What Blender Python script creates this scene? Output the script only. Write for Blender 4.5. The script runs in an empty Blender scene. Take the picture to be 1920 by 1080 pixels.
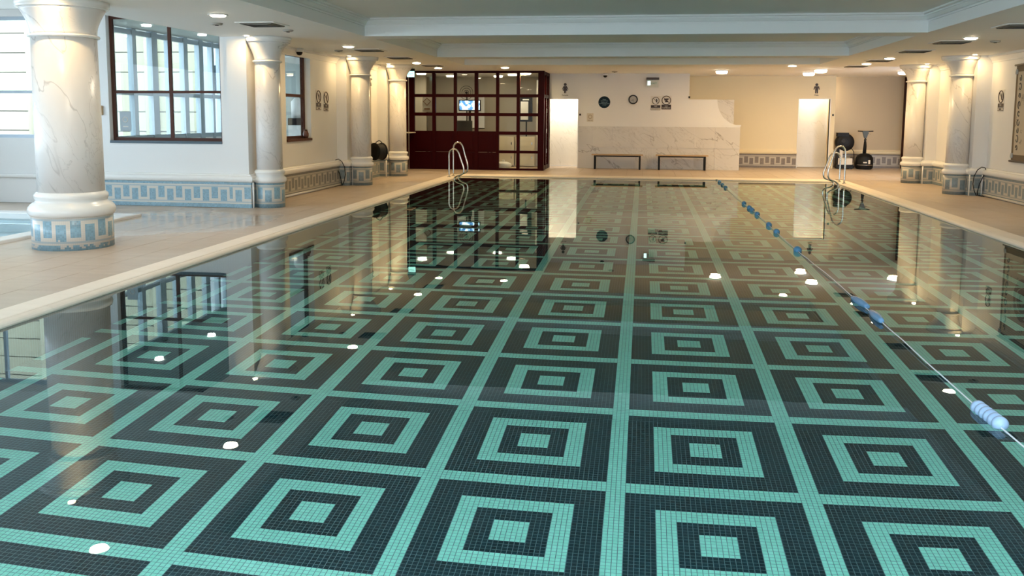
import bpy, math, random
from math import pi, sin, cos
from mathutils import Vector
random.seed(7)
SC = bpy.context.scene
COL = SC.collection

# ------------------------------------------------------------------ camera
F_PX, CY, PITCH, YAW, ROLL = 1675.9, 402.5, 0.1103, -0.1440, 0.0062
cd = bpy.data.cameras.new('camera'); cam = bpy.data.objects.new('camera', cd); COL.objects.link(cam)
cyw, syw = cos(YAW), sin(YAW)
fwd0 = Vector((syw, cyw, 0)); right0 = Vector((cyw, -syw, 0)); up0 = Vector((0, 0, 1))
fwd = fwd0*cos(PITCH) - up0*sin(PITCH); up = up0*cos(PITCH) + fwd0*sin(PITCH)
rgt = right0*cos(ROLL) + up*sin(ROLL); up = up*cos(ROLL) - right0*sin(ROLL)
from mathutils import Matrix
M = Matrix((rgt, up, -fwd)).transposed().to_4x4(); M.translation = (0, 0, 1.61)
cam.matrix_world = M
cd.sensor_fit = 'HORIZONTAL'; cd.sensor_width = 36.0; cd.lens = 36.0*F_PX/1920
cd.shift_y = -(540-CY)/1920.0
cd.clip_start = .05; cd.clip_end = 300
SC.camera = cam

# ------------------------------------------------------------------ world, exposure
w = bpy.data.worlds.new('overcast_sky'); SC.world = w; w.use_nodes = True
bg = w.node_tree.nodes['Background']; bg.inputs[0].default_value = (.71, .83, 1.0, 1); bg.inputs[1].default_value = 7.0
SC.view_settings.view_transform = 'Standard'; SC.view_settings.look = 'None'
SC.view_settings.exposure = 0.52; SC.view_settings.gamma = 1.0; SC.view_settings.use_curve_mapping = False
try:
    SC.cycles.use_denoising = True
    SC.cycles.max_bounces = 14; SC.cycles.diffuse_bounces = 6; SC.cycles.glossy_bounces = 6
    SC.cycles.transmission_bounces = 10; SC.cycles.transparent_max_bounces = 12
    SC.cycles.caustics_reflective = True; SC.cycles.caustics_refractive = True
    SC.cycles.sample_clamp_indirect = 6.0
except Exception: pass

WARM = (1.0, .68, .31); NEUTRAL = (1.0, .84, .64)
def area(name, loc, rot, size, power, color, size_y=None, spread=None, portal=False, disk=False):
    l = bpy.data.lights.new(name, 'AREA'); l.energy = power; l.color = color; l.size = size
    l.shape = 'DISK' if disk else ('RECTANGLE' if size_y else 'SQUARE')
    if size_y: l.size_y = size_y
    if spread: l.spread = spread
    if portal: l.cycles.is_portal = True
    o = bpy.data.objects.new(name, l); o.location = loc; o.rotation_euler = rot; COL.objects.link(o)
    return o
H = 2.915          # soffit height
# recessed downlights: x, y, power
DOWN = [(-5.58, 11.33, 1.0), (-5.6, 16.7, 1.0), (-5.62, 22.0, 1.3), (-5.62, 24.4, 1.3), (-3.74, 24.3, 1.3), (5.22, 15.6, 1.0), (5.3, 20.75, 1.3),
        (5.3, 22.8, 1.3), (3.7, 23.6, 1.3), (-5.6, 8.3, .8), (-5.6, 3.0, .6), (5.2, 10.4, .8), (5.2, 5.2, .6)]
DOMES = [(-3.45, 26.4, 1.0), (2.15, 25.85, 1.0), (4.72, 25.35, 1.0), (4.70, 27.0, 1.0), (7.15, 26.4, 1.0)]
SPOTS = [(-6.60, 9.30), (-6.58, 14.36), (-6.50, 19.44), (-6.52, 22.62), (6.72, 19.78), (6.76, 23.05)]
P_DOWN, P_DOME, P_SPOT = 16.0, 23.0, 5.2
for i, (x, y, k) in enumerate(DOWN): area('downlight_lamp', (x, y, H-.04), (0, 0, 0), .17, P_DOWN*k, WARM if y > 14 else NEUTRAL, disk=True)
for i, (x, y, k) in enumerate(DOMES): area('dome_lamp', (x, y, H-.13), (0, 0, 0), .26, P_DOME*k, WARM, disk=True)
for x, y in SPOTS: area('column_lamp', (x, y, H-.03), (0, 0, 0), .08, P_SPOT, WARM, disk=True)
# daylight: portals in the window openings and in the added, unseen rooflight
area('window_portal', (-12.55, 3.2, 1.95), (0, -pi/2, 0), 1.9, 1, (1, 1, 1), size_y=17.8, portal=True)
area('window_portal', (-11.75, 14.9, 2.25), (pi/2, 0, 0), 2.3, 1, (1, 1, 1), size_y=2.3, portal=True)
area('window_portal', (-2.2, -5.9, 1.7), (pi/2, 0, pi), 8.0, 1, (1, 1, 1), size_y=2.8, portal=True)
area('added_rooflight_portal', (-.18, -.9, 3.4), (0, 0, 0), 8.6, 1, (1, 1, 1), size_y=6.0, portal=True)

# ------------------------------------------------------------------ materials
MATS = {}
class NT:
    def __init__(s, name):
        s.m = bpy.data.materials.new(name); s.m.use_nodes = True; s.t = s.m.node_tree
        s.b = s.t.nodes['Principled BSDF']; s.out = s.t.nodes['Material Output']
    def n(s, kind, **kw):
        x = s.t.nodes.new(kind)
        for k, v in kw.items(): setattr(x, k, v)
        return x
    def put(s, sock, v):
        if isinstance(v, bpy.types.NodeSocket): s.t.links.new(v, sock)
        else: sock.default_value = v
    def math(s, op, a, b=0.0, c=None, clamp=False):
        x = s.n('ShaderNodeMath', operation=op); x.use_clamp = clamp
        s.put(x.inputs[0], a); s.put(x.inputs[1], b)
        if c is not None: s.put(x.inputs[2], c)
        return x.outputs[0]
    def mix(s, f, a, b):
        x = s.n('ShaderNodeMix', data_type='RGBA'); s.put(x.inputs[0], f); s.put(x.inputs[6], c4(a)); s.put(x.inputs[7], c4(b))
        return x.outputs[2]
    def set(s, **kw):
        for k, v in kw.items(): s.put(s.b.inputs[{'color': 'Base Color', 'rough': 'Roughness', 'metal': 'Metallic', 'spec': 'Specular IOR Level',
            'emit': 'Emission Color', 'estr': 'Emission Strength', 'trans': 'Transmission Weight', 'ior': 'IOR', 'coat': 'Coat Weight'}[k]], c4(v) if k in ('color', 'emit') else v)
    def pos(s): return s.n('ShaderNodeNewGeometry').outputs['Position']
    def noise(s, vec, scale, detail=3.0, rough=.5, dist=0.0):
        x = s.n('ShaderNodeTexNoise'); s.put(x.inputs['Vector'], vec); x.inputs['Scale'].default_value = scale
        x.inputs['Detail'].default_value = detail; x.inputs['Roughness'].default_value = rough; x.inputs['Distortion'].default_value = dist
        return x.outputs[0]
    def bump(s, h, strength=.2, dist=.01):
        x = s.n('ShaderNodeBump'); x.inputs['Strength'].default_value = strength; x.inputs['Distance'].default_value = dist
        s.put(x.inputs['Height'], h); s.t.links.new(x.outputs[0], s.b.inputs['Normal'])
    def ramp(s, f, stops):
        x = s.n('ShaderNodeValToRGB'); s.put(x.inputs[0], f); e = x.color_ramp.elements
        e[0].position, e[0].color = stops[0][0], c4(stops[0][1]); e[1].position, e[1].color = stops[-1][0], c4(stops[-1][1])
        for p, c in stops[1:-1]: q = e.new(p); q.color = c4(c)
        return x.outputs[0]
def c4(v):
    if isinstance(v, (tuple, list)) and len(v) == 3: return (*v, 1.0)
    return v
def plain(name, color, rough=.5, metal=0.0, spec=.5, emit=None, estr=0.0, grain=0.0, var=.0, gscale=60):
    if name in MATS: return MATS[name]
    t = NT(name); t.set(rough=rough, metal=metal, spec=spec)
    p = t.pos()
    if var:
        nz = t.noise(p, 1.7, 4)
        t.set(color=t.mix(nz, tuple(c*(1-var) for c in color), tuple(min(1, c*(1+var)) for c in color)))
    else: t.set(color=color)
    if grain: t.bump(t.noise(p, gscale, 3), grain, .004)
    if emit: t.set(emit=emit, estr=estr)
    MATS[name] = t.m; return t.m
PAINT = plain('white_wall_paint', (.80, .79, .77), .45, var=.015, grain=.05)
CEIL = plain('white_ceiling_paint', (.90, .90, .88), .6, var=.015, grain=.04)
GLOSSW = plain('white_moulding_gloss', (.83, .82, .79), .25, var=.01)
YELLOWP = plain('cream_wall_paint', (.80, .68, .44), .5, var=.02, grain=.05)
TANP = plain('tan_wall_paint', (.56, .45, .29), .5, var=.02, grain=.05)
REDW = plain('dark_red_lacquered_wood', (.028, .0004, .0012), .45, spec=.08, grain=.03)
BROWNW = plain('dark_brown_stained_timber', (.085, .030, .018), .5, spec=.2, grain=.05)
STEEL = plain('polished_stainless_steel', (.72, .71, .68), .16, metal=1.0)
BLACK = plain('black_plastic', (.007, .007, .008), .5, spec=.25, grain=.03)
DGREY = plain('dark_grey_rubber', (.03, .03, .032), .6, spec=.3, grain=.05)
GREYM = plain('grey_window_aluminium', (.30, .36, .40), .4)
WHITEP = plain('white_plastic', (.80, .80, .78), .35)
CREAMP = plain('cream_laminate', (.70, .64, .52), .4, var=.02)
TIMB = plain('varnished_pale_timber', (.50, .33, .17), .4, var=.1, grain=.1)
VENT = plain('vent_shadow_grey', (.20, .19, .17), .6)
GREYW = plain('grey_green_corridor_paint', (.36, .40, .38), .6, var=.02)
BLUEF = plain('blue_float_plastic', (.10, .30, .52), .3, var=.05)
PALEF = plain('pale_blue_float_plastic', (.36, .50, .70), .25, var=.05)
PALEF2 = plain('mid_blue_float_plastic', (.16, .33, .55), .25, var=.05)
DBLUE = plain('deep_blue_sign_print', (.006, .022, .042), .6, spec=.2)
SIGNB = plain('dark_brown_sign_print', (.04, .018, .008), .4)
SIGNW = plain('pale_sign_print', (.72, .66, .56), .4)
LENS = plain('glowing_lamp_lens', (.9, .85, .75), .3, emit=(1, .82, .58), estr=22.0)
DOMEM = plain('glowing_opal_dome', (.9, .85, .75), .3, emit=(1, .84, .62), estr=5.0)
GROUTM = plain('mosaic_grout', (.13, .22, .23), .7, grain=.1)
STONEG = plain('stone_joint_mortar', (.33, .27, .21), .8, grain=.1)
WHITEB = plain('white_render_outside', (.80, .82, .84), .7, grain=.1)
DGLASS = plain('dark_window_glass_outside', (.03, .05, .07), .1)
TURQ = plain('light_blue_spa_tile', (.62, .82, .88), .3, var=.04)
STICK = plain('grey_notice_paper', (.36, .42, .45), .5)
RODM = plain('dark_curtain_rod', (.05, .035, .02), .4)

def marble(name, base, vein, scale=1.0, amount=.75, warm=None, rough=.32, diag=.55):
    t = NT(name); p = t.pos()
    mp = t.n('ShaderNodeMapping'); t.put(mp.inputs[0], p); mp.inputs['Rotation'].default_value = (0, diag, .5)
    m2 = t.n('ShaderNodeMapping'); t.put(m2.inputs[0], mp.outputs[0]); m2.inputs['Scale'].default_value = (scale*1.9, scale*1.9, scale*.55)
    v = m2.outputs[0]
    n1 = t.noise(v, 1.15, 4, .5, .35)
    d = t.math('ABSOLUTE', t.math('SUBTRACT', n1, .5))
    line = t.math('SUBTRACT', 1.0, t.math('DIVIDE', d, .010, clamp=True), clamp=True)
    n2 = t.noise(v, .8, 2)
    msk = t.math('MULTIPLY', t.math('SUBTRACT', n2, .43), 7.0, clamp=True)
    n3 = t.noise(v, 2.3, 5, .6, 1.6)
    d3 = t.math('ABSOLUTE', t.math('SUBTRACT', n3, .52))
    l3 = t.math('MULTIPLY', t.math('SUBTRACT', 1.0, t.math('DIVIDE', d3, .018, clamp=True), clamp=True), .6)
    f = t.math('MULTIPLY', t.math('MAXIMUM', t.math('MULTIPLY', line, msk), t.math('MULTIPLY', l3, t.math('SUBTRACT', 1.0, msk))), amount)
    cloud = t.noise(p, 1.5, 4)
    b0 = t.mix(cloud, tuple(c*.95 for c in base), tuple(min(1, c*1.03) for c in base))
    t.set(color=t.mix(f, b0, vein), rough=rough, spec=.4); MATS[name] = t.m; return t.m
MARB = marble('veined_white_marble', (.76, .735, .71), (.40, .38, .36), amount=.7)
SLABM = marble('veined_grey_marble_slab', (.66, .63, .58), (.26, .22, .18), scale=1.0, amount=.8, diag=.95)
CREAMM = marble('pale_marble_panel', (.84, .81, .74), (.50, .46, .38), scale=1.6, amount=.4)

# pool mosaic: nested squares, 39 tiles to the repeat, two tile colours
TP = 1.1083; PT = TP/39; X0, Y0 = -.1104, 5.1096
def pool_mosaic(name, grout=True, plane='XY', flat=None):
    t = NT(name); sx = t.n('ShaderNodeSeparateXYZ'); t.put(sx.inputs[0], t.pos())
    ax = sx.outputs['XYZ'.index(plane[0])]; ay = sx.outputs['XYZ'.index(plane[1])]
    u = t.math('DIVIDE', t.math('SUBTRACT', ax, X0-2*PT), PT); v = t.math('DIVIDE', t.math('SUBTRACT', ay, Y0-2*PT), PT)
    iu = t.math('FLOOR', u); iv = t.math('FLOOR', v)
    def dist(i):
        m = t.math('FLOORED_MODULO', i, 39.0)
        return t.math('MINIMUM', t.math('SUBTRACT', m, 4.0), t.math('SUBTRACT', 38.0, m))
    D = t.math('MINIMUM', dist(iu), dist(iv))
    a = t.math('LESS_THAN', D, -.5)
    b = t.math('MULTIPLY', t.math('GREATER_THAN', D, 5.5), t.math('LESS_THAN', D, 9.5))
    c = t.math('GREATER_THAN', D, 13.5)
    L = t.math('ADD', t.math('ADD', a, b), c, clamp=True)
    wn = t.n('ShaderNodeTexWhiteNoise'); cb = t.n('ShaderNodeCombineXYZ'); t.put(cb.inputs[0], iu); t.put(cb.inputs[1], iv); t.put(wn.inputs['Vector'], cb.outputs[0])
    r = wn.outputs['Value']
    light = t.mix(r, (.30, .745, .60), (.355, .80, .66)); dark = t.mix(r, (.002, .017, .026), (.006, .034, .048))
    if flat == 'dark': L = 0.0
    col = t.mix(L, dark, light)
    if grout:
        g = t.math('MAXIMUM', t.math('LESS_THAN', t.math('FRACT', u), .09), t.math('LESS_THAN', t.math('FRACT', v), .09))
        col = t.mix(g, col, (.13, .22, .23))
        t.bump(t.math('SUBTRACT', 1.0, g), .3, .003)
    t.set(color=col, rough=.4, spec=.08); MATS[name] = t.m; return t.m
MOSA = pool_mosaic('pool_mosaic_pattern'); MOSA_T = pool_mosaic('pool_mosaic_tile_glaze', grout=False)
MOSA_X = pool_mosaic('pool_side_mosaic_along', plane='YZ', flat='dark'); MOSA_Y = pool_mosaic('pool_side_mosaic_across', plane='XZ', flat='dark')

# wall border: key fret in blue on cream mosaic, laid out in UV metres
def key_mosaic(name, blue, cream, damage=False):
    t = NT(name); uv = t.n('ShaderNodeUVMap').outputs[0]; sx = t.n('ShaderNodeSeparateXYZ'); t.put(sx.inputs[0], uv)
    u, v = sx.outputs[0], sx.outputs[1]
    tp = .0236; tv = .022; iu = t.math('FLOOR', t.math('DIVIDE', u, tp)); iv = t.math('FLOOR', t.math('DIVIDE', v, tv))   # 20 rows up to .44
    m = t.math('FLOORED_MODULO', iu, 14.0)
    def rng(x, a, b): return t.math('MULTIPLY', t.math('GREATER_THAN', x, a-.5), t.math('LESS_THAN', x, b+.5))
    # rows: 0-2 blue, 3-4 cream, 5..14 fret, 15-16 cream, 17.. blue
    foot = rng(iv, -9, 1.9 if not damage else 2.0); head = rng(iv, 18, 30); l1 = rng(iv, 4, 4); l2 = rng(iv, 16, 16)
    upb = t.math('MULTIPLY', rng(m, 0, 4), rng(iv, 7, 15)); dnb = t.math('MULTIPLY', rng(m, 7, 11), rng(iv, 5, 13))
    L = t.math('MAXIMUM', t.math('MAXIMUM', foot, head), t.math('MAXIMUM', upb, dnb))
    lines = t.math('MULTIPLY', t.math('MAXIMUM', l1, l2), .55)
    gap = t.math('MULTIPLY', t.math('LESS_THAN', t.math('FRACT', t.math('DIVIDE', u, tp)), .10), 1.0)
    gap2 = t.math('LESS_THAN', t.math('FRACT', t.math('DIVIDE', v, tv)), .10)
    g = t.math('MULTIPLY', t.math('MAXIMUM', gap, gap2), .5)
    wn = t.n('ShaderNodeTexWhiteNoise'); cb = t.n('ShaderNodeCombineXYZ'); t.put(cb.inputs[0], iu); t.put(cb.inputs[1], iv); t.put(wn.inputs['Vector'], cb.outputs[0])
    bl = t.mix(wn.outputs[0], tuple(c*.85 for c in blue), tuple(c*1.12 for c in blue))
    if damage:   # cream repair patches near the foot, stepped like lost tiles
        cx = t.n('ShaderNodeCombineXYZ'); t.put(cx.inputs[0], t.math('MULTIPLY', iu, .11)); t.put(cx.inputs[1], t.math('MULTIPLY', iv, .12))
        nz = t.noise(cx.outputs[0], 2.2, 1)
        pm = t.math('MULTIPLY', t.math('GREATER_THAN', nz, .54), rng(iv, 1, 5)); L = t.math('MULTIPLY', L, t.math('SUBTRACT', 1.0, pm))
    col = t.mix(L, cream, bl); col = t.mix(lines, col, blue); col = t.mix(g, col, (.42, .44, .44))
    t.set(color=col, rough=.3); t.bump(t.math('SUBTRACT', 1.0, g), .2, .002); MATS[name] = t.m; return t.m
KEYM = key_mosaic('blue_key_fret_mosaic', (.23, .39, .48), (.66, .62, .54)); KEYD = key_mosaic('worn_key_fret_mosaic', (.23, .39, .48), (.68, .62, .54), True)
KEYG = key_mosaic('warm_lit_key_fret_mosaic', (.20, .26, .28), (.60, .55, .46)); KEYO = key_mosaic('olive_key_fret_mosaic', (.21, .20, .17), (.56, .51, .42))  # grey-blue copy of the blue tiles: greying by warm lamps put into the colour
KEYW = key_mosaic('brown_key_fret_mosaic', (.20, .16, .13), (.52, .46, .36))

def stone(name, base, dark, rough=.35):
    t = NT(name); p = t.pos()
    mp = t.n('ShaderNodeMapping'); t.put(mp.inputs[0], p); mp.inputs['Scale'].default_value = (.7, 2.6, 1)
    n1 = t.noise(mp.outputs[0], 2.4, 6, .6, .4); n2 = t.noise(p, 38, 4)
    f = t.math('ADD', t.math('MULTIPLY', n1, .75), t.math('MULTIPLY', n2, .25))
    wn = t.n('ShaderNodeObjectInfo').outputs['Random']
    b2 = t.mix(wn, base, tuple(c*.93 for c in base))
    t.set(color=t.mix(t.math('MULTIPLY', t.math('SUBTRACT', f, .35), 1.6, clamp=True), dark, b2))
    # wet sheen in soft patches
    n3 = t.noise(p, .8, 3)
    d = t.n('ShaderNodeVectorMath', operation='DISTANCE'); t.put(d.inputs[0], p); d.inputs[1].default_value = (-7.3, 12.4, 0)
    pud = t.math('SUBTRACT', 1.0, t.math('MULTIPLY', t.math('SUBTRACT', t.math('ADD', d.outputs['Value'], t.math('MULTIPLY', n3, 1.6)), 2.1), 2.2, clamp=True), clamp=True)   # puddle by the spa
    rr = t.math('MULTIPLY', t.math('ADD', rough-.12, t.math('MULTIPLY', n3, .30)), t.math('SUBTRACT', 1.0, t.math('MULTIPLY', pud, .8))); t.set(rough=rr, spec=.4); t.bump(n2, .08, .002)
    MATS[name] = t.m; return t.m
DECK = stone('beige_deck_stone', (.62, .52, .42), (.47, .38, .30)); COPE = stone('cream_coping_stone', (.96, .86, .745), (.84, .74, .62), .45)

def water(name, tint):
    t = NT(name)
    g = t.n('ShaderNodeBsdfGlass'); g.inputs['IOR'].default_value = 1.333; g.inputs['Roughness'].default_value = 0.0; g.inputs['Color'].default_value = c4(tint)
    b = t.n('ShaderNodeBump'); b.inputs['Strength'].default_value = .06; b.inputs['Distance'].default_value = .004
    t.put(b.inputs['Height'], t.noise(t.pos(), 2.2, 2)); t.t.links.new(b.outputs[0], g.inputs['Normal'])
    t.t.links.new(g.outputs[0], t.out.inputs[0]); MATS[name] = t.m; return t.m
WATER = water('still_pool_water', (.93, 1.0, .99)); SPAW = water('spa_water', (.9, .98, 1.0))
def pane_mat():
    t = NT('clear_window_glass'); tr = t.n('ShaderNodeBsdfTransparent'); gl = t.n('ShaderNodeBsdfGlossy'); gl.inputs['Roughness'].default_value = .01
    tr.inputs[0].default_value = (.93, .96, .95, 1); fr = t.n('ShaderNodeFresnel'); fr.inputs[0].default_value = 1.45; mx = t.n('ShaderNodeMixShader')
    t.put(mx.inputs[0], t.math('MULTIPLY', fr.outputs[0], t.math('SUBTRACT', 1.0, t.n('ShaderNodeNewGeometry').outputs['Backfacing']))); t.t.links.new(tr.outputs[0], mx.inputs[1]); t.t.links.new(gl.outputs[0], mx.inputs[2]); t.t.links.new(mx.outputs[0], t.out.inputs[0]); return t.m
GLASS = pane_mat()
def building_mat():
    t = NT('cream_rusticated_render'); t.set(color=t.mix(t.noise(t.pos(), 1.2, 4), (.24, .225, .15), (.28, .26, .18)), rough=.8); return t.m
BUILD = building_mat()
def screen_mat():
    t = NT('monitor_picture'); n = t.noise(t.pos(), 9, 3); t.set(color=(.02, .03, .04), rough=.3, emit=t.ramp(n, [(.42, (.05, .16, .35)), (.5, (.5, .75, 1)), (.6, (.9, .95, 1))]), estr=2.2); return t.m
SCREEN = screen_mat()
def cloth_mat():
    t = NT('cream_woven_cloth'); p = t.pos()
    v = t.n('ShaderNodeTexVoronoi'); t.put(v.inputs['Vector'], p); v.inputs['Scale'].default_value = 3.2
    n = t.noise(p, 9, 3, .5, 1.5)
    l = t.math('LESS_THAN', t.math('ABSOLUTE', t.math('SUBTRACT', n, .5)), .025); k = t.math('LESS_THAN', v.outputs['Distance'], .34)
    t.set(color=t.mix(t.math('MULTIPLY', l, k), (.56, .48, .36), (.16, .14, .12)), rough=.85); t.bump(t.noise(p, 150, 2), .2, .002); return t.m
CLOTH = cloth_mat()
CLOTHM2 = plain('dark_grey_thread', (.12, .11, .10), .85)
CLOTHD = plain('brown_woven_border', (.17, .125, .08), .85, var=.12, grain=.2); CLOTHM = plain('faded_brown_medallion', (.26, .17, .12), .85, var=.15, grain=.2)

# ------------------------------------------------------------------ geometry helpers
class MB:
    def __init__(s): s.v = []; s.f = []; s.uv = []; s.sm = []
    def face(s, idx, uv=None, sm=False): s.f.append(idx); s.uv.append(uv); s.sm.append(sm)
    def box(s, x0, x1, y0, y1, z0, z1):
        if x0 > x1: x0, x1 = x1, x0
        if y0 > y1: y0, y1 = y1, y0
        if z0 > z1: z0, z1 = z1, z0
        b = len(s.v)
        s.v += [(x0, y0, z0), (x1, y0, z0), (x1, y1, z0), (x0, y1, z0), (x0, y0, z1), (x1, y0, z1), (x1, y1, z1), (x0, y1, z1)]
        for q in ((0, 3, 2, 1), (4, 5, 6, 7), (0, 1, 5, 4), (1, 2, 6, 5), (2, 3, 7, 6), (3, 0, 4, 7)): s.face([b+i for i in q])
        return s
    def bev(s, x0, x1, y0, y1, z0, z1, c):
        """box with chamfered upper edges"""
        b = len(s.v)
        s.v += [(x0, y0, z0), (x1, y0, z0), (x1, y1, z0), (x0, y1, z0), (x0, y0, z1-c), (x1, y0, z1-c), (x1, y1, z1-c), (x0, y1, z1-c),
                (x0+c, y0+c, z1), (x1-c, y0+c, z1), (x1-c, y1-c, z1), (x0+c, y1-c, z1)]
        for q in ((0, 3, 2, 1), (0, 1, 5, 4), (1, 2, 6, 5), (2, 3, 7, 6), (3, 0, 4, 7), (4, 5, 9, 8), (5, 6, 10, 9), (6, 7, 11, 10), (7, 4, 8, 11), (8, 9, 10, 11)): s.face([b+i for i in q])
        return s
    def lathe(s, prof, c=(0, 0), n=40, uvr=None, a0=0.0):
        """prof: (r, z) from bottom to top; uv in metres"""
        b = len(s.v); k = len(prof)
        for i in range(n):
            a = a0+2*pi*i/n
            for r, z in prof: s.v.append((c[0]+r*cos(a), c[1]+r*sin(a), z))
        R = uvr or max(p[0] for p in prof)
        for i in range(n):
            j = (i+1) % n; ua, ub = 2*pi*R*i/n, 2*pi*R*(i+1)/n
            for q in range(k-1):
                za, zb = prof[q][1], prof[q+1][1]
                s.face([b+i*k+q, b+j*k+q, b+j*k+q+1, b+i*k+q+1], [(ua, za), (ub, za), (ub, zb), (ua, zb)], True)
        s.face([b+i*k for i in range(n)][::-1]); s.face([b+i*k+k-1 for i in range(n)])
        return s
    def tube(s, pts, r, n=10, closed=False):
        pts = [Vector(p) for p in pts]; k = len(pts); b = len(s.v); prev = None
        for i, p in enumerate(pts):
            if closed: d = (pts[(i+1) % k]-pts[i-1]).normalized()
            else: d = (pts[min(i+1, k-1)]-pts[max(i-1, 0)]).normalized()
            if prev is None:
                a = Vector((0, 0, 1)) if abs(d.z) < .9 else Vector((1, 0, 0)); x = d.cross(a).normalized()
            else:
                x = (prev-d*prev.dot(d)).normalized()
            prev = x; y = d.cross(x)
            rr = r[i] if isinstance(r, (list, tuple)) else r
            for j in range(n):
                a = 2*pi*j/n; s.v.append(tuple(p+x*rr*cos(a)+y*rr*sin(a)))
        for i in range(k if closed else k-1):
            i2 = (i+1) % k
            for j in range(n):
                j2 = (j+1) % n; s.face([b+i*n+j, b+i*n+j2, b+i2*n+j2, b+i2*n+j], None, True)
        if not closed: s.face([b+j for j in range(n)][::-1]); s.face([b+(k-1)*n+j for j in range(n)])
        return s
    def sweep(s, path, prof, closed=False, cap=True):
        """path: 2-D points, outward = right of travel; prof: (offset, z)"""
        P = [Vector(p) for p in path]; k = len(P); m = len(prof); b = len(s.v); U = [0.0]
        for i in range(1, k+1): U.append(U[-1]+(P[i % k]-P[i-1]).length)
        for i in range(k):
            def nrm(a, c): d = (c-a).normalized(); return Vector((d.y, -d.x))
            if closed or 0 < i < k-1:
                n1, n2 = nrm(P[i-1], P[i]), nrm(P[i], P[(i+1) % k]); mm = (n1+n2)
                mm = mm/max(.3, mm.dot(n1))
            elif i == 0: mm = nrm(P[0], P[1])
            else: mm = nrm(P[k-2], P[k-1])
            for o, z in prof: s.v.append((P[i].x+mm.x*o, P[i].y+mm.y*o, z))
        for i in range(k if closed else k-1):
            i2 = (i+1) % k
            for q in range(m-1):
                za, zb = prof[q][1], prof[q+1][1]
                s.face([b+i*m+q, b+i2*m+q, b+i2*m+q+1, b+i*m+q+1], [(U[i], za), (U[i+1], za), (U[i+1], zb), (U[i], zb)])
        if cap and not closed: s.face([b+q for q in range(m)][::-1]); s.face([b+(k-1)*m+q for q in range(m)])
        return s
    def prism(s, pts, axis, a, b2):
        """polygon pts (2-D) extruded along axis from a to b2"""
        n = len(pts); b = len(s.v)
        for t in (a, b2):
            for p, q in pts: s.v.append({'X': (t, p, q), 'Y': (p, t, q), 'Z': (p, q, t)}[axis])
        s.face(list(range(b, b+n))[::-1]); s.face(list(range(b+n, b+2*n)))
        for i in range(n): j = (i+1) % n; s.face([b+i, b+j, b+n+j, b+n+i])
        return s
    def ellipsoid(s, c, rx, ry, rz, n=14, m=8):
        return s._sph(c, rx, ry, rz, n, m)
    def _sph(s, c, rx, ry, rz, n, m):
        b = len(s.v)
        for i in range(m+1):
            th = pi*i/m
            for j in range(n): ph = 2*pi*j/n; s.v.append((c[0]+rx*sin(th)*cos(ph), c[1]+ry*sin(th)*sin(ph), c[2]-rz*cos(th)))
        for i in range(m):
            for j in range(n): j2 = (j+1) % n; s.face([b+i*n+j, b+i*n+j2, b+(i+1)*n+j2, b+(i+1)*n+j], None, True)
        return s
    def mesh(s, name, mat):
        me = bpy.data.meshes.new(name); me.from_pydata(s.v, [], s.f)
        if any(u for u in s.uv):
            l = me.uv_layers.new(name='UVMap'); i = 0
            for f, u in zip(s.f, s.uv):
                for q in range(len(f)): l.data[i].uv = u[q] if u else (0, 0); i += 1
        for p, sm in zip(me.polygons, s.sm): p.use_smooth = sm
        me.materials.append(mat); me.update(); return me
    def build(s, name, mat, parent=None, loc=(0, 0, 0), rot=None):
        o = bpy.data.objects.new(name, s.mesh(name, mat)); COL.objects.link(o); o.location = loc
        if rot: o.rotation_euler = rot
        if parent: o.parent = parent
        return o
def tag(o, label=None, cat=None, group=None, kind=None):
    if label: o['label'] = label
    if cat: o['category'] = cat
    if group: o['group'] = group
    if kind: o['kind'] = kind
    return o
def thing(name, label, cat, loc=(0, 0, 0), rz=0.0, group=None):
    o = bpy.data.objects.new(name, None); COL.objects.link(o); o.location = loc; o.rotation_euler = (0, 0, rz); o.empty_display_size = .1
    return tag(o, label, cat, group)
def dup(root, loc, label, rz=None, group=None):
    r = root.copy(); COL.objects.link(r); r.location = loc; r['label'] = label
    if rz is not None: r.rotation_euler = (0, 0, rz)
    if group: r['group'] = group
    for ch in list(root.children):
        c = ch.copy(); COL.objects.link(c); c.parent = r
        for g in list(ch.children): d = g.copy(); COL.objects.link(d); d.parent = c
    return r
def struct(name, mb, mat, parent=None): o = mb.build(name, mat, parent); o['kind'] = 'structure'; return o
def link(name, me, loc, parent): o = bpy.data.objects.new(name, me); COL.objects.link(o); o.location = loc; o.parent = parent; return o
def text(name, body, size, mat, parent, loc, rot, ext=.001):
    c = bpy.data.curves.new(name, 'FONT'); c.body = body; c.size = size; c.align_x = 'CENTER'; c.align_y = 'CENTER'; c.extrude = ext; c.space_line = .95
    f_ = bpy.data.objects.new(name, c); COL.objects.link(f_); bpy.context.view_layer.update()
    me = bpy.data.meshes.new_from_object(f_.evaluated_get(bpy.context.evaluated_depsgraph_get())); bpy.data.objects.remove(f_); bpy.data.curves.remove(c)
    me.materials.clear(); me.materials.append(mat); me.name = name
    o = bpy.data.objects.new(name, me); COL.objects.link(o); o.location = loc; o.rotation_euler = rot; o.parent = parent; return o

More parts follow.
